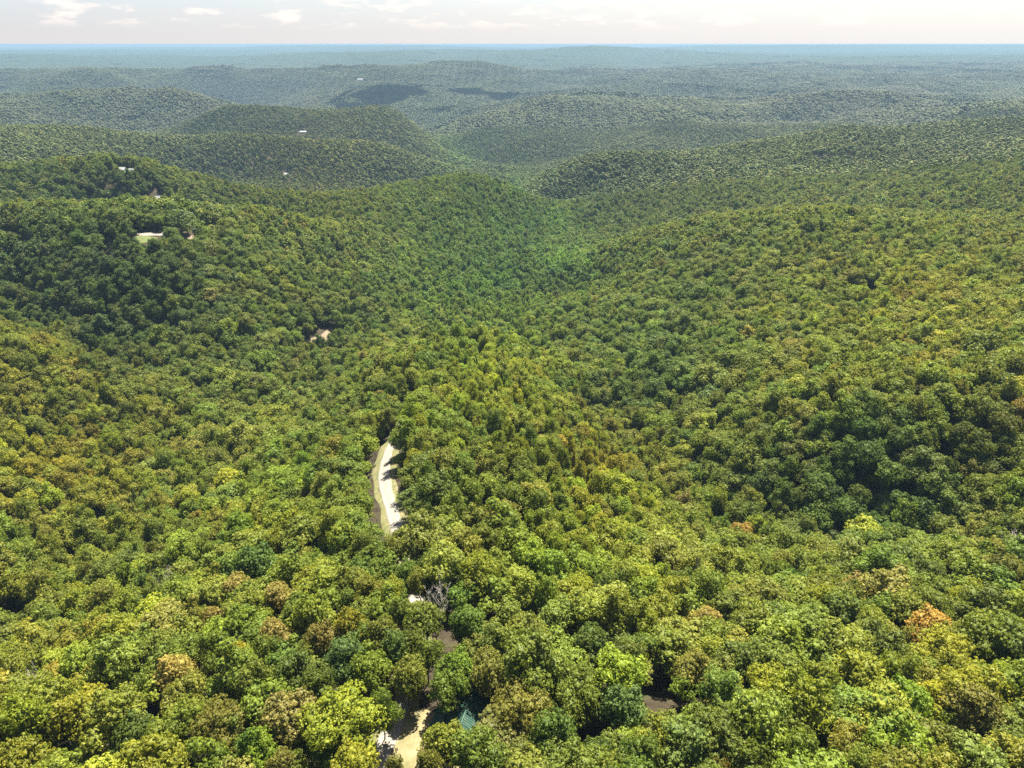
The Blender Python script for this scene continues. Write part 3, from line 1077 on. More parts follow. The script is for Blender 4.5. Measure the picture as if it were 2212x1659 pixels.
# regional cast of the woods, part leaf colour, part painted slope shade: (u, v, radius, r, g, b multipliers)
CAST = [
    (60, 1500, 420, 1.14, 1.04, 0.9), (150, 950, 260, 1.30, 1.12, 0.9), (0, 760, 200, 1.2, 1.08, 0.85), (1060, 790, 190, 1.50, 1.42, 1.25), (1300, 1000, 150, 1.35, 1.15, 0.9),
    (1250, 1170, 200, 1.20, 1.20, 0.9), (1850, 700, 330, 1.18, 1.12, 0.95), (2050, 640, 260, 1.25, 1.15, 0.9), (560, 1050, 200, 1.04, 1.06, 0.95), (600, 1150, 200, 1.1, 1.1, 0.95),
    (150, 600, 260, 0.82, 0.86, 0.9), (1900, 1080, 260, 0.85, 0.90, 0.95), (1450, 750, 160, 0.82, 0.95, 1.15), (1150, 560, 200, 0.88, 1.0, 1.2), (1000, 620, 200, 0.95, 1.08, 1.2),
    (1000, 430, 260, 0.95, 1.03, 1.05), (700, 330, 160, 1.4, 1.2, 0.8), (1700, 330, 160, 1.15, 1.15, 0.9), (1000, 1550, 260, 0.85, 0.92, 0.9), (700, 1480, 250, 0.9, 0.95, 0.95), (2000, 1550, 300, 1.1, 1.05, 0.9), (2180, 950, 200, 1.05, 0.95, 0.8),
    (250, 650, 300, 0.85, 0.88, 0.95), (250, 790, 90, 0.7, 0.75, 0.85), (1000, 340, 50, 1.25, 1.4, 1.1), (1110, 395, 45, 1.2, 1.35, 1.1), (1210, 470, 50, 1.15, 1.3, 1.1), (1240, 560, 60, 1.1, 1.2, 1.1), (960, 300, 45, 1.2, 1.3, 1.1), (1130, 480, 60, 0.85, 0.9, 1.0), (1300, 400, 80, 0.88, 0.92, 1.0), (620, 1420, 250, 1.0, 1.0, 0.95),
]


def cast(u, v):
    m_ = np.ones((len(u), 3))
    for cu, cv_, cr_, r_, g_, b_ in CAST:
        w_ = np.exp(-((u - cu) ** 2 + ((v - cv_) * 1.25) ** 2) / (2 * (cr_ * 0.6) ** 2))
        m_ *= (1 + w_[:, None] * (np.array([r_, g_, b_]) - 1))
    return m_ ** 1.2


CEDAR_ZONES = [(180, 960, 190, 0.35), (330, 860, 110, 0.3), (1270, 1010, 110, 0.4), (1170, 760, 90, 0.22), (1050, 690, 70, 0.3), (690, 710, 90, 0.5), (560, 780, 80, 0.35), (620, 370, 120, 0.2), (1000, 1100, 60, 0.2)]

# ------------------------------------------------------------------ where the trees stand
# the ones that can be told apart on the photograph: crown centre (pixel), width (pixel), tone, model
MANUAL = [
    (965, 1598, 92, 'yellow-green', 0, 'round'), (1090, 1612, 134, 'pale olive', 4, 'broad'), (637, 1540, 118, 'tan', 0, 'broad'), (735, 1572, 130, 'yellow-green', 4, 'broad'),
    (822, 1520, 52, 'bright green', 1, 'slender'), (765, 1338, 72, 'lemon yellow', 0, 'round'), (845, 1268, 48, 'lemon yellow', 5, 'small'), (595, 1367, 64, 'tan', 5, 'round'), (691, 1367, 66, 'tan', 2, 'round'),
    (755, 1418, 80, 'blue-green', 1, 'tall'), (803, 1444, 80, 'bright green', 6, 'tall'), (985, 1431, 78, 'bright green', 0, 'round'), (965, 1462, 76, 'mid green', 4, 'broad'), (1139, 1524, 100, 'olive', 4, 'broad'),
    (1056, 1450, 84, 'olive', 5, 'round'), (1104, 1500, 74, 'brownish olive', 0, 'round'), (862, 1668, 44, 'pale olive', 7, 'small'), (926, 1658, 50, 'olive', 5, 'small'), (768, 1640, 84, 'yellow-green', 3, 'low'),
    (608, 1642, 52, 'pale olive', 5, 'small'), (560, 1612, 74, 'bright green', 2, 'tufty'), (554, 1208, 84, 'vivid green', 0, 'round'), (155, 1553, 92, 'lemon yellow', 0, 'round'), (190, 1515, 60, 'yellow-green', 5, 'round'),
    (302, 1586, 90, 'deep green', 0, 'round'), (407, 1506, 80, 'olive', 3, 'flat-topped'), (371, 1452, 68, 'tan', 5, 'round'), (540, 1341, 92, 'bright green', 0, 'broad'), (353, 1348, 90, 'pale olive', 3, 'flat-topped'),
    (590, 1290, 66, 'tan', 3, 'flat-topped'), (508, 1272, 64, 'tan', 5, 'round'), (472, 1330, 54, 'tan', 5, 'small'), (522, 1416, 62, 'lemon yellow', 5, 'round'), (684, 1251, 92, 'yellow-green', 0, 'broad'),
    (540, 1600, 60, 'vivid green', 2, 'tufty'), (1475, 1084, 38, 'tan', 1, 'slender'), (1603, 1152, 46, 'rusty orange', 5, 'small'), (1843, 1276, 76, 'tan', 0, 'round'), (1863, 1156, 72, 'yellow-green', 5, 'round'),
    (2003, 1356, 82, 'rusty orange', 0, 'broad'), (2040, 1410, 80, 'yellow-green', 4, 'broad'), (2095, 1292, 54, 'yellow-green', 1, 'slender'), (2023, 1504, 66, 'lemon yellow', 2, 'open'), (1951, 1512, 92, 'bright green', 0, 'round'),
    (2099, 1534, 94, 'pale olive', 0, 'broad'), (1775, 1460, 66, 'mid green', 5, 'round'), (1663, 1480, 80, 'yellow-green', 4, 'broad'), (1351, 1512, 92, 'blue-green', 0, 'broad'), (1407, 1602, 92, 'yellow-green', 2, 'tufty'),
    (1839, 1608, 72, 'pale olive', 3, 'flat-topped'), (1551, 1656, 40, 'rusty orange', 5, 'small'), (1343, 1092, 50, 'bright green', 5, 'round'), (1719, 1260, 66, 'vivid green', 0, 'round'), (1240, 1480, 95, 'mid green', 4, 'broad'),
    (1200, 1590, 95, 'deep green', 6, 'tall'), (500, 1040, 60, 'lemon yellow', 5, 'round'), (600, 1130, 60, 'yellow-green', 0, 'round'), (1540, 1340, 60, 'tan', 5, 'round'), (1090, 1390, 80, 'mid green', 0, 'round'),
    (690, 1480, 90, 'mid green', 0, 'broad'), (480, 1560, 90, 'olive', 4, 'broad'), (1700, 1560, 85, 'mid green', 4, 'broad'), (1520, 1560, 88, 'mid green', 0, 'broad'), (2170, 1640, 90, 'olive', 0, 'broad'), (60, 1640, 95, 'yellow-green', 0, 'broad'),
    (1500, 1450, 80, 'pale olive', 3, 'flat-topped'), (1280, 1390, 80, 'deep green', 5, 'round'),
    (640, 1450, 75, 'deep green', 6, 'tall'), (918, 1330, 80, 'mid green', 5, 'round'), (850, 1395, 80, 'deep green', 0, 'round'), (876, 1448, 70, 'olive', 5, 'round'), (920, 1400, 66, 'mid green', 3, 'flat-topped'), (900, 1385, 70, 'mid green', 0, 'round'), (820, 1365, 65, 'olive', 5, 'round'), (860, 1310, 60, 'mid green', 0, 'round'), (1010, 1340, 72, 'deep green', 6, 'tall'), (790, 1270, 60, 'olive', 3, 'flat-topped'),
    (875, 1228, 48, 'deep green', 5, 'small'), (905, 1245, 44, 'olive', 5, 'small'),
]
DEAD = [(941, 1302, 70, 'large leafless grey tree standing above the yellow tree beside the hidden road'), (85, 1465, 40, 'pale leafless crown in the dense wood near the left edge'), (2190, 1175, 55, 'leafless pinkish grey tree near the right edge above olive crowns'), (1500, 1235, 34, 'thin bare tree poking through the wood right of the road ridge'), (345, 1250, 40, 'small broken grey tree on the lower left slope')]


def locate(u, v, hc):
    x, y, z = hit(u, v, hc)
    return x, y, z


px_, py_, pr_, pk_, pt_, pman_ = [], [], [], [], [], []
for i, (u, v, w, tone, k_, shp) in enumerate(MANUAL):
    x, y, z = locate(u, v, 6.0 if (u, v) in ((965, 1598), (1090, 1612), (862, 1668), (926, 1658)) else 9.5)
    dist = math.sqrt(x * x + y * y + (CAM_Z - z - 10) ** 2)
    rad = w * dist / F / 2
    px_.append(x), py_.append(y), pr_.append(rad), pk_.append(k_), pt_.append(TN.index(tone)), pman_.append(i)
dead_pos = []
for u, v, w, lab in DEAD:
    x, y, z = locate(u, v, 11.5)
    dist = math.sqrt(x * x + y * y + (CAM_Z - z - 10) ** 2)
    dead_pos.append((x, y, z, w * dist / F / 2, lab))
for u, v, w in ((389, 484, 96),):       # tall oak on the lawn
    x, y, z = locate(u, v, 11)
    oak = (x, y, z)

FAR_SINGLE = 2100.0
cell = 7.1
xs = np.arange(-2200, 2200, cell)
ys = np.arange(-60, FAR_SINGLE + 20, cell * 0.9)
X, Y_ = np.meshgrid(xs, ys)
X = X + (np.arange(len(ys)) % 2)[:, None] * cell / 2
X = (X + rng.uniform(-0.36, 0.36, X.shape) * cell).ravel()
Y_ = (Y_ + rng.uniform(-0.36, 0.36, Y_.shape) * cell).ravel()
rad0 = np.sqrt(X * X + Y_ * Y_)
wedge = (np.abs(X) < 0.86 * np.maximum(Y_, 0) + 75) & (rad0 < FAR_SINGLE)
X, Y_ = X[wedge], Y_[wedge]
RD = rng.uniform(3.3, 5.4, len(X)) + 1.1 * (rng.uniform(size=len(X)) < 0.15)
# stands of larger and smaller timber
stand = fbm(X, Y_, 160, 2, 91)
RD *= 1 + 0.22 * stand
_z = ground_z(X, Y_)
_u, _v, _ = project(X, Y_, _z + 11)
young = np.zeros(len(X))
for cu, cv_, cr_, k_ in ((1060, 790, 150, 0.34), (1230, 960, 150, 0.34), (200, 980, 220, 0.3), (1300, 1150, 170, 0.22), (1050, 1080, 120, 0.2), (620, 370, 150, 0.3), (690, 720, 110, 0.25)):
    young = np.maximum(young, k_ * np.exp(-((_u - cu) ** 2 + (_v - cv_) ** 2) / (2 * (cr_ * 0.8) ** 2)))
RD *= 1 - young          # young, close-set timber on the poor spurs
ix_man = np.array(list(zip(px_, py_, pr_)))


def clear_mask(x, y, r_):
    ok = np.ones(len(x), bool)
    for poly, mar in clear_polys:
        pa_ = np.array(poly)
        c_ = pa_.mean(0)
        ext = np.abs(pa_ - c_).max() + 20
        near_ = (np.abs(x - c_[0]) < ext) & (np.abs(y - c_[1]) < ext)
        if not near_.any():
            continue
        ii_ = np.where(near_)[0]
        xx, yy, rr = x[ii_], y[ii_], r_[ii_]
        bad = in_poly(xx, yy, poly)
        m_ = len(pa_)
        for j in range(m_):
            a_, b_ = pa_[j], pa_[(j + 1) % m_]
            ab = b_ - a_
            t_ = np.clip(((xx - a_[0]) * ab[0] + (yy - a_[1]) * ab[1]) / (ab @ ab + 1e-9), 0, 1)
            d_ = np.hypot(xx - a_[0] - t_ * ab[0], yy - a_[1] - t_ * ab[1])
            bad |= d_ < mar + rr * 0.35
        ok[ii_[bad]] = False
    return ok


def road_mask(x, y, r_):
    ok = np.ones(len(x), bool)
    near_ = np.where((y < 330) & (np.abs(x) < 120))[0]
    if len(near_):
        d_ = np.sqrt((x[near_, None] - RP[None, :, 0]) ** 2 + (y[near_, None] - RP[None, :, 1]) ** 2)
        k_ = d_.argmin(1)
        dm = d_.min(1)
        uu, vv, _ = project(RP[k_, 0], RP[k_, 1], ground_z(RP[k_, 0], RP[k_, 1]))
        open_ = ((vv < 1228) & (vv > 940)) | (vv > 1565)
        lim = np.where(open_, 3.0 + r_[near_] * 0.85, 1.9)
        ok[near_[dm < lim]] = False
    return ok


keep = clear_mask(X, Y_, RD) & road_mask(X, Y_, RD)
for mx_, my_, mr_ in ix_man:
    keep &= np.hypot(X - mx_, Y_ - my_) > 0.60 * (mr_ + RD)
for dx_, dy_, dz_, dr_, _ in dead_pos:
    keep &= (np.hypot(X - dx_, Y_ - dy_) > 0.62 * (dr_ + RD)) & (np.hypot(X - dx_, Y_ - dy_ + 5) > 0.5 * dr_ + RD * 0.8)
keep &= np.hypot(X - oak[0], Y_ - oak[1]) > 11
# a few dark gaps in the canopy, as in the photograph: (u, v, radius m)
GAPS = []
for u, v, gr in ((8, 1330, 2.8), (417, 1345, 1.9), (430, 1330, 1.7), (380, 1560, 2.2), (1435, 1475, 2.8), (1437, 1520, 2.2), (1540, 1125, 2.8), (350, 1505, 1.7), (1050, 1330, 1.7), (870, 1510, 3.3), (905, 1505, 3.3), (1005, 1500, 1.7), (1320, 1560, 1.7),
                 (190, 770, 3.9), (130, 690, 3.9), (320, 800, 3.3), (740, 1470, 1.7), (1750, 1390, 1.7), (2080, 1440, 1.7), (640, 1500, 1.7), (1200, 1520, 1.1), (355, 700, 3.3), (400, 640, 3.3), (60, 610, 4.4)):
    x, y, z = hit(u, v, 6)
    GAPS.append((x, y, gr))


def gap_mask(x, y, r_):
    ok_ = np.ones(len(x), bool)
    for gx0, gy0, gr in GAPS:
        ok_ &= np.hypot(x - gx0, y - gy0) > gr + r_ * 0.3
    return ok_


keep &= gap_mask(X, Y_, RD)
X, Y_, RD = X[keep], Y_[keep], RD[keep]
Z_ = ground_z(X, Y_)
U_, V_, Dd = project(X, Y_, Z_ + 11)
kind_idx = rng.integers(0, NB, len(X))
tone_p = np.array([0.36, 0.11, 0.07, 0.07, 0.10, 0.006, 0.17, 0.09, 0.012, 0.0015, 0.008, 0.022])
tone_idx = rng.choice(len(TN), len(X), p=tone_p / tone_p.sum())
# cedars among the broadleaves on the poor slopes
pc = np.full(len(X), 0.004)
for cu, cv_, cr_, pp_ in CEDAR_ZONES:
    pc += pp_ * np.exp(-((U_ - cu) ** 2 + (V_ - cv_) ** 2) / (2 * (cr_ * 0.7) ** 2))
ced = rng.uniform(size=len(X)) < pc
kind_idx[ced] = rng.integers(NB, NK, ced.sum())
# smaller trees between the big ones close the canopy
gx1, gy1 = np.meshgrid(np.arange(-950, 950, 6.0), np.arange(-50, 950, 6.0))
UX, UY = (gx1 + rng.uniform(-2.6, 2.6, gx1.shape)).ravel(), (gy1 + rng.uniform(-2.6, 2.6, gx1.shape)).ravel()
ku = (np.abs(UX) < 0.86 * np.maximum(UY, 0) + 75) & (np.hypot(UX, UY) < 900)
UX, UY = UX[ku], UY[ku]
UR = rng.uniform(2.4, 3.7, len(UX))
ku = clear_mask(UX, UY, UR) & road_mask(UX, UY, UR) & gap_mask(UX, UY, UR)
for dx_, dy_, dz_, dr_, _ in dead_pos:
    ku &= (np.hypot(UX - dx_, UY - dy_) > 1.1 * dr_) & ~((np.abs(UX - dx_) < 4) & (UY < dy_) & (UY > dy_ - 9))
ku &= np.hypot(UX - oak[0], UY - oak[1]) > 9
UX, UY, UR = UX[ku], UY[ku], UR[ku]
# keep the undergrowth off the leafless trees' stems only
US0 = len(UX)
# cedars stand closer: two extra beside each
ex = np.where(ced)[0]
extra = np.concatenate([ex, ex])
EX, EY = X[extra] + rng.uniform(-4, 4, len(extra)), Y_[extra] + rng.uniform(-4, 4, len(extra))
ke = clear_mask(EX, EY, np.full(len(EX), 1.5)) & road_mask(EX, EY, np.full(len(EX), 1.5))
EX, EY = EX[ke], EY[ke]
AX = np.concatenate([np.array(px_), X, EX, UX])
AY = np.concatenate([np.array(py_), Y_, EY, UY])
AR = np.concatenate([np.array(pr_), RD, np.full(len(EX), 4.2), UR])
AK = np.concatenate([np.array(pk_), kind_idx, rng.integers(NB, NK, len(EX)), rng.integers(0, NB, len(UX))])
AT = np.concatenate([np.array(pt_), tone_idx, np.full(len(EX), TN.index('brownish olive')), rng.choice(len(TN), len(UX), p=tone_p / tone_p.sum())])
AM = np.concatenate([np.array(pman_), np.full(len(X) + len(EX) + len(UX), -1)]).astype(int)
AT[(AK >= NB)] = rng.choice([TN.index('brownish olive'), TN.index('deep green'), TN.index('olive')], (AK >= NB).sum(), p=[.5, .25, .25])
AZ_ = ground_z(AX, AY)
AU, AV, ADp = project(AX, AY, AZ_ + 11)
dist3 = np.sqrt(AX ** 2 + AY ** 2 + (CAM_Z - AZ_ - 10) ** 2)
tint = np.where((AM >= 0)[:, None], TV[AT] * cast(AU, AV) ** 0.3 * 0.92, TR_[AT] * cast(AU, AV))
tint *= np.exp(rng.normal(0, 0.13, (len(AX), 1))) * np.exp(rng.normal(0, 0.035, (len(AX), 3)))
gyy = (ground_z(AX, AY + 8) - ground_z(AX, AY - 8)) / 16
tint *= np.exp(-np.clip(gyy, -0.4, 0.5)[:, None] * np.array([0.62, 0.45, 0.25]))      # slope shade painted into the leaf colour: darker facing the camera, lighter facing away
tint *= np.interp(dist3, [700, 1100, 2000], [1.0, 0.72, 0.58])[:, None]  # distant crowns painted darker for the self-shadow their simple models lack
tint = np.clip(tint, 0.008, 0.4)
isced = AK >= NB
# scale: broadleaf models have a 5 m crown radius
sxy = np.where(isced, rng.uniform(0.75, 1.25, len(AX)), AR / 5.0)
szz = np.where(isced, rng.uniform(0.8, 1.2, len(AX)), np.clip(0.72 + 0.28 * AR / 5.0, 0.8, 1.12) * rng.uniform(0.80, 1.20, len(AX)))
man = AM >= 0
und = np.arange(len(AX)) >= len(AX) - US0
szz[und] = rng.uniform(0.42, 0.74, und.sum())
szz[man] = np.clip(0.62 + 0.36 * AR[man] / 5.0, 0.8, 1.15)
for i_, (mu_, mv_, mw_, mt_, mk_, ms_) in enumerate(MANUAL):
    if (mu_, mv_) in ((965, 1598), (1090, 1612), (862, 1668), (926, 1658)):
        szz[i_] = 0.66
rot = rng.uniform(0, 6.283, len(AX))

# ------------------------------------------------------------------ the 300 trees that show largest: one object each
inview = (AU > -25) & (AU < 2237) & (AV > 0) & (AV < 1700) & (ADp > 20)
app = np.where(inview, AR * np.where(isced, 0.35, 1) / dist3, 0)
app[man & inview] += 0.01
order = np.argsort(-app)
N_IND = 300
chosen = order[:N_IND]
taken = np.zeros(len(AX), bool)
taken[chosen] = True

LAND = [(1004, 1548, "the green-roofed house"), (895, 1600, "the dry clearing"), (882, 1195, "the lower end of the white road"), (941, 1302, "the big leafless grey tree"),
        (765, 1338, "the lemon yellow tree"), (637, 1540, "the huge tan tree"), (554, 1208, "the vivid green tree"), (155, 1553, "the yellow tree at lower left"), (2003, 1356, "the rusty orange tree"),
        (1603, 1152, "the small orange tree by the ravine"), (2023, 1504, "the lemon yellow open tree"), (0, 1659, "the bottom left corner"), (2212, 1659, "the bottom right corner"),
        (1351, 1512, "the broad blue-green tree"), (0, 1330, "the dark gap at left edge"), (1843, 1276, "the round tan tree"), (1435, 1480, "the narrow dark gap"), (835, 1060, "the bend of the white road"),
        (353, 1348, "the flat-topped pale tree"), (1551, 1656, "the small orange tree at bottom"), (1719, 1260, "the vivid round tree"), (1407, 1602, "the tufty yellow-green tree"), (2212, 1180, "the right edge's leafless tree")]
NUM = {0: 'no', 1: 'one', 2: 'two', 3: 'three', 4: 'four', 5: 'five', 6: 'six', 7: 'seven', 8: 'eight', 9: 'nine', 10: 'ten'}
SHAPE = ['domed', 'tall', 'open', 'flat-topped', 'broad twin-topped', 'domed', 'tall', 'open', 'domed', 'broad twin-topped', 'open', 'flat-topped', 'pointed', 'pointed', 'pointed']
used = set()


def tone_name(c):
    d_ = np.linalg.norm(np.log(TV) - np.log(np.array(c)), axis=1)
    return TN[int(d_.argmin())]


def make_label(i):
    u, v = AU[i], AV[i]
    w = 2 * AR[i] * F / dist3[i]
    tone = tone_name(tint[i]) if AM[i] < 0 else MANUAL[AM[i]][3]
    shape = SHAPE[AK[i]] if AM[i] < 0 else MANUAL[AM[i]][5]
    size = 'small ' if AR[i] < 3.6 else ('large ' if AR[i] > 5.2 else '')
    if shape == 'small':
        size = ''
    ls = sorted(LAND, key=lambda l_: (l_[0] - u) ** 2 + (l_[1] - v) ** 2)
    for l_ in ls[:7]:
        du, dv = u - l_[0], v - l_[1]
        if abs(du) + abs(dv) < 14:
            continue
        cw = 78 * 130 / dist3[i]
        nx_, ny_ = int(round(abs(du) / cw)), int(round(abs(dv) / (cw * 0.72)))
        parts = []
        if nx_:
            parts.append(f"{NUM.get(nx_, str(nx_))} crown{'s' if nx_ > 1 else ''} {'right' if du > 0 else 'left'}")
        if ny_:
            parts.append(f"{NUM.get(ny_, str(ny_))} {'below' if dv > 0 else 'above'}")
        if not parts or nx_ > 9 or ny_ > 9:
            continue
        where = " and ".join(parts)
        if not ny_:
            where += " of"
        elif nx_ and not ny_:
            where += " of"
        lab = f"{size}{tone} {shape} tree {where} {l_[2]}"
        if len(lab.split()) <= 16 and lab not in used:
            used.add(lab)
            return lab
    lab = f"{size}{tone} {shape} tree in the dense wood around {ls[0][2]}"
    used.add(lab)
    return lab


first = {}
for i in chosen:
    i = int(i)
    cm, tm, R_, H_ = near_models[AK[i]]
    nm = "cedar_tree" if isced[i] else "broadleaf_tree"
    e = bpy.data.objects.new(nm, None)
    C.objects.link(e)
    e.empty_display_size = 0.5
    e.location = (AX[i], AY[i], AZ_[i])
    e.rotation_euler = (random.uniform(-.04, .04), random.uniform(-.04, .04), rot[i])
    e.scale = (sxy[i] * random.uniform(0.93, 1.07), sxy[i] * random.uniform(0.93, 1.07), szz[i])
    tag(e, make_label(i), 'tree', 'trees of the wood seen from above')
    tr = link('trunk', tm, e)
    cr_ = link('crown', cm, e)
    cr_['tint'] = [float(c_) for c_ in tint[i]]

# tall oak standing free on the lawn of the left ridge
cm, tm, R_, H_ = near_models[0]
e = bpy.data.objects.new("oak_tree", None)
C.objects.link(e)
e.location = (oak[0], oak[1], oak[2])
e.scale = (2.2, 2.0, 1.45)
tag(e, "large spreading oak with bare dark trunk standing free by the small lawn on left ridge", 'tree')
link('trunk', tm, e)
link('crown', cm, e)['tint'] = [0.085, 0.115, 0.026]


# leafless trees
def dead_mesh(name, Rw, Hh, seed):
    random.seed(seed)
    m = MB()

    def grow(p, d, L, r, lvl):
        n_ = 3
        pts, rr = [p], [r]
        for j in range(n_):
            d = (d + Vector((random.uniform(-.25, .25), random.uniform(-.25, .25), random.uniform(-.05, .2)))).normalized()
            p = p + d * (L / n_)
            pts.append(p)
            rr.append(r * (1 - 0.6 * (j + 1) / n_))
        m.tube(pts, rr, 5 if lvl < 2 else 4)
        if lvl < 4:
            for j in range({0: 6, 1: 4, 2: 3, 3: 3}[lvl]):
                q_ = pts[random.choice([1, 2, 3, 3])]
                a_ = random.uniform(0, 6.28)
                sp_ = random.uniform(0.55, 1.0)
                nd = (d * 0.6 + Vector((math.cos(a_) * sp_, math.sin(a_) * sp_, random.uniform(0.1, .6)))).normalized()
                grow(q_, nd, L * random.uniform(0.5, 0.72), max(0.045, r * 0.45), lvl + 1)
    grow(Vector((0, 0, -1)), Vector((0, 0, 1)), Hh * 0.55, 0.34, 0)
    return m


for j, (x, y, z, rad, lab) in enumerate(dead_pos):
    m = dead_mesh("branches", rad, 14, 100 + j)
    va = np.array(m.v)
    s_ = 1.25 * rad / max(1, np.percentile(np.hypot(va[:, 0], va[:, 1]), 97))
    m.v = [(a_ * s_, b_ * s_, c_ * 16.5 / va[:, 2].max()) for a_, b_, c_ in m.v]
    o = m.build("dead_tree", m_dead, loc=(x, y, z))
    tag(o, lab, 'dead tree')
random.seed(11)

# ------------------------------------------------------------------ everything beyond: one forest
rest = ~taken
lod = np.where(dist3 < 560, 0, np.where(dist3 < 1000, NK, 2 * NK))
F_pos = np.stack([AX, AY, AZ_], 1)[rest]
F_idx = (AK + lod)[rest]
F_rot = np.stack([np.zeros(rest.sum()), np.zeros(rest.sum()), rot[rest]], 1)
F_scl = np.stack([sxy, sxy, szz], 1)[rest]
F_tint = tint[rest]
# patches of wood on the far hills
PE = 9500.0
st = 50.0
xs = np.arange(-9000, 9000, st)
ys = np.arange(1200, PE, st)
QX, QY = np.meshgrid(xs, ys)
QX = (QX + rng.uniform(-8, 8, QX.shape)).ravel()
QY = (QY + rng.uniform(-8, 8, QY.shape)).ravel()
rr_ = np.hypot(QX, QY)
kp = (rr_ > FAR_SINGLE + 16) & (np.abs(QX) < 0.84 * QY + 60) & (rr_ < PE)
kp &= ~((rr_ > 6500) & (rng.uniform(size=len(rr_)) < 0.0))
QX, QY, rr_ = QX[kp], QY[kp], rr_[kp]
ok = np.ones(len(QX), bool)
for poly, mar in clear_polys[-12:]:
    pa_ = np.array(poly)
    c_ = pa_.mean(0)
    if np.hypot(*c_) > 1900:
        ok &= ~in_poly(QX, QY, [tuple(c_ + (p_ - c_) * 1.0 + np.sign(p_ - c_) * 26) for p_ in pa_])
QX, QY, rr_ = QX[ok], QY[ok], rr_[ok]
QZ = ground_z(QX, QY)
# tilt each patch to its slope
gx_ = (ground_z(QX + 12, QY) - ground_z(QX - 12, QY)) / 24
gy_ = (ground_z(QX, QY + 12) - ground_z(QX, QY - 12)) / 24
QR = np.stack([np.arctan(gy_), -np.arctan(gx_), rng.integers(0, 4, len(QX)) * 0.0], 1)
# beyond the built woods the sheet rises to canopy height; lift patches never
uq, vq, dq = project(QX, QY, QZ + 14)
base_t = TV[[0, 6, 1, 4]].mean(0) * 0.42  # tone cut to stand in for shadow between the patch crowns
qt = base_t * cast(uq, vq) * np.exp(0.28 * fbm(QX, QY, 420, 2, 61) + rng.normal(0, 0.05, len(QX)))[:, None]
qt *= np.exp(-np.clip(gy_, -0.4, 0.5)[:, None] * np.array([0.8, 0.6, 0.35]))  # same painted slope shade on the far patches
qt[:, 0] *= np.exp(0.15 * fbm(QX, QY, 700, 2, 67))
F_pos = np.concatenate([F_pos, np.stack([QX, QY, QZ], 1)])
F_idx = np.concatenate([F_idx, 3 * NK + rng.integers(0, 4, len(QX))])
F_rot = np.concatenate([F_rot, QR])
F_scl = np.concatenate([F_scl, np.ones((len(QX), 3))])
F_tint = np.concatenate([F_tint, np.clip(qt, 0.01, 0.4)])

fm = bpy.data.meshes.new("forest")
fm.vertices.add(len(F_pos))
fm.vertices.foreach_set('co', F_pos.astype(np.float32).ravel())
a_ = fm.attributes.new('model', 'INT', 'POINT')
a_.data.foreach_set('value', F_idx.astype(np.int32))
for nm, arr in (('turn', F_rot), ('size', F_scl)):
    a_ = fm.attributes.new(nm, 'FLOAT_VECTOR', 'POINT')
    a_.data.foreach_set('vector', arr.astype(np.float32).ravel())
a_ = fm.attributes.new('tint', 'FLOAT_VECTOR', 'POINT')
a_.data.foreach_set('vector', F_tint.astype(np.float32).ravel())
forest = link("forest", fm)
tag(forest, "dense broadleaf forest covering the ridges and valleys to the horizon", kind='stuff')

ng = bpy.data.node_groups.new("forest_scatter", 'GeometryNodeTree')
ng.interface.new_socket("Geometry", in_out='INPUT', socket_type='NodeSocketGeometry')
ng.interface.new_socket("Geometry", in_out='OUTPUT', socket_type='NodeSocketGeometry')
gi = ng.nodes.new('NodeGroupInput')
go = ng.nodes.new('NodeGroupOutput')
m2p = ng.nodes.new('GeometryNodeMeshToPoints')
iop = ng.nodes.new('GeometryNodeInstanceOnPoints')
ci = ng.nodes.new('GeometryNodeCollectionInfo')
ci.inputs['Collection'].default_value = models
ci.inputs['Separate Children'].default_value = True
ci.inputs['Reset Children'].default_value = True
iop.inputs['Pick Instance'].default_value = True


def named(nm, typ):
    n_ = ng.nodes.new('GeometryNodeInputNamedAttribute')
    n_.data_type = typ
    n_.inputs['Name'].default_value = nm
    return n_.outputs['Attribute']


e2r = ng.nodes.new('FunctionNodeEulerToRotation')
ng.links.new(gi.outputs[0], m2p.inputs['Mesh'])
ng.links.new(m2p.outputs[0], iop.inputs['Points'])
ng.links.new(ci.outputs[0], iop.inputs['Instance'])
ng.links.new(named('model', 'INT'), iop.inputs['Instance Index'])
ng.links.new(named('turn', 'FLOAT_VECTOR'), e2r.inputs[0])
ng.links.new(e2r.outputs[0], iop.inputs['Rotation'])
ng.links.new(named('size', 'FLOAT_VECTOR'), iop.inputs['Scale'])
ng.links.new(iop.outputs[0], go.inputs[0])
md = forest.modifiers.new("scatter", 'NODES')
md.node_group = ng


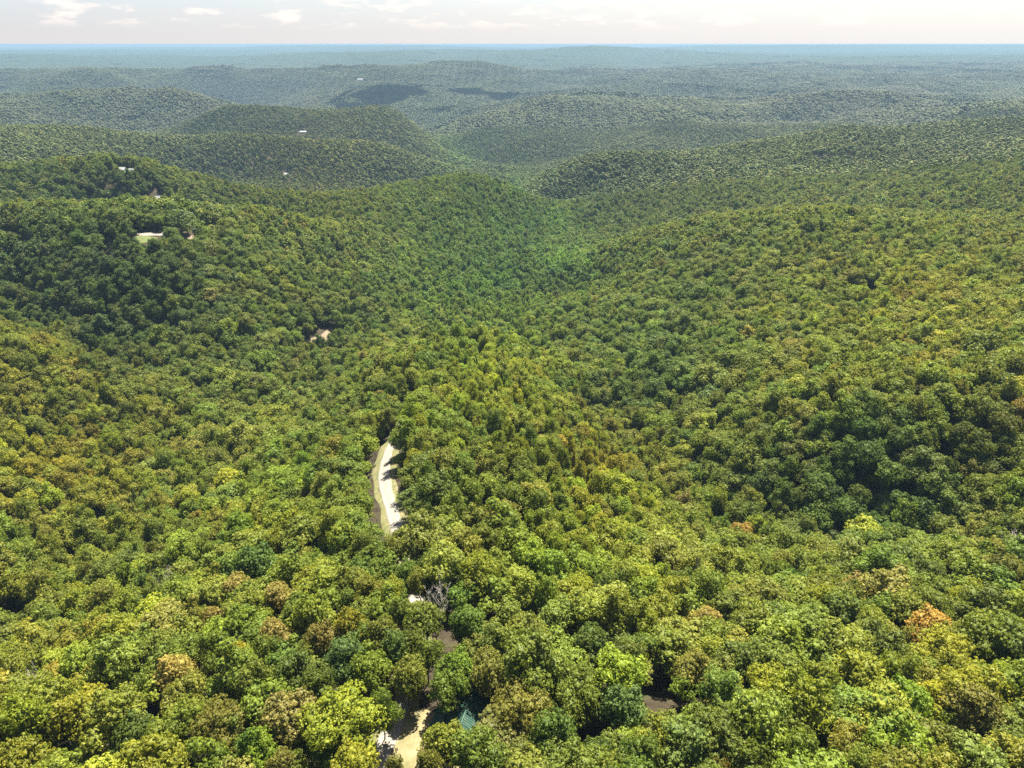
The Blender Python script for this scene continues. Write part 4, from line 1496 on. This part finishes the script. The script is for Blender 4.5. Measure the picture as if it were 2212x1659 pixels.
# ------------------------------------------------------------------ two cumulus clouds high above the middle distance, whose shadows lie on the far hills
for cx0, cy0, wx, wy, sd_ in ((at_y(815, 190, 3250)[0], 3300, 250, 330, 1), (at_y(1035, 180, 3400)[0], 3500, 190, 260, 2), (at_y(1230, 150, 5200)[0], 6200, 500, 400, 3)):
    base = Vector((cx0, cy0, 120)) + sun_dir * (1500 / sun_dir.z)
    rg_ = np.random.default_rng(sd_)
    iv, if_ = ICO2
    Vs, Fs, off = [], [], 0
    for k_ in range(46):
        a_, q_ = rg_.uniform(0, 6.28), math.sqrt(rg_.uniform())
        lr = wx * rg_.uniform(0.2, 0.38) * (1.15 - 0.6 * q_)
        cc = np.array([math.cos(a_) * q_ * wx, math.sin(a_) * q_ * wy, lr * 0.3 + (1 - q_) * wx * rg_.uniform(0, 0.5)])
        vv = iv * lr * (1 + 0.12 * rg_.uniform(-1, 1, (len(iv), 1)))
        vv[:, 2] = np.where(vv[:, 2] < 0, vv[:, 2] * 0.25, vv[:, 2])
        Vs.append(vv + cc)
        Fs.append(if_ + off)
        off += len(iv)
    o = link("cloud", mesh_np("cloud", np.concatenate(Vs), np.concatenate(Fs), m_cloud, None, True), loc=base)
    tag(o, kind='structure')

# ------------------------------------------------------------------ haze: one closed box round everything but the sky
zmin = float(GZ.min()) - 1.0
zmax = CAM_Z + 2.0
m_haze = bpy.data.materials.new("haze")
m_haze.use_nodes = True
t = m_haze.node_tree
t.nodes.clear()
out = t.nodes.new('ShaderNodeOutputMaterial')
pv = t.nodes.new('ShaderNodeVolumePrincipled')
pv.inputs['Color'].default_value = (0.185, 0.29, 0.40, 1)
pv.inputs['Density'].default_value = 0.000098
pv.inputs['Anisotropy'].default_value = 0.1
t.links.new(pv.outputs[0], out.inputs['Volume'])
hb = MB()
hb.box(-49000, 49000, -49000, 49000, zmin, zmax)
hb.f = [f_[::-1] if False else f_ for f_ in hb.f]
tag(hb.build("haze", m_haze), kind='stuff')
print("TREES", len(AX), "PATCHES", len(QX), "zmin", zmin, "zmax", zmax)
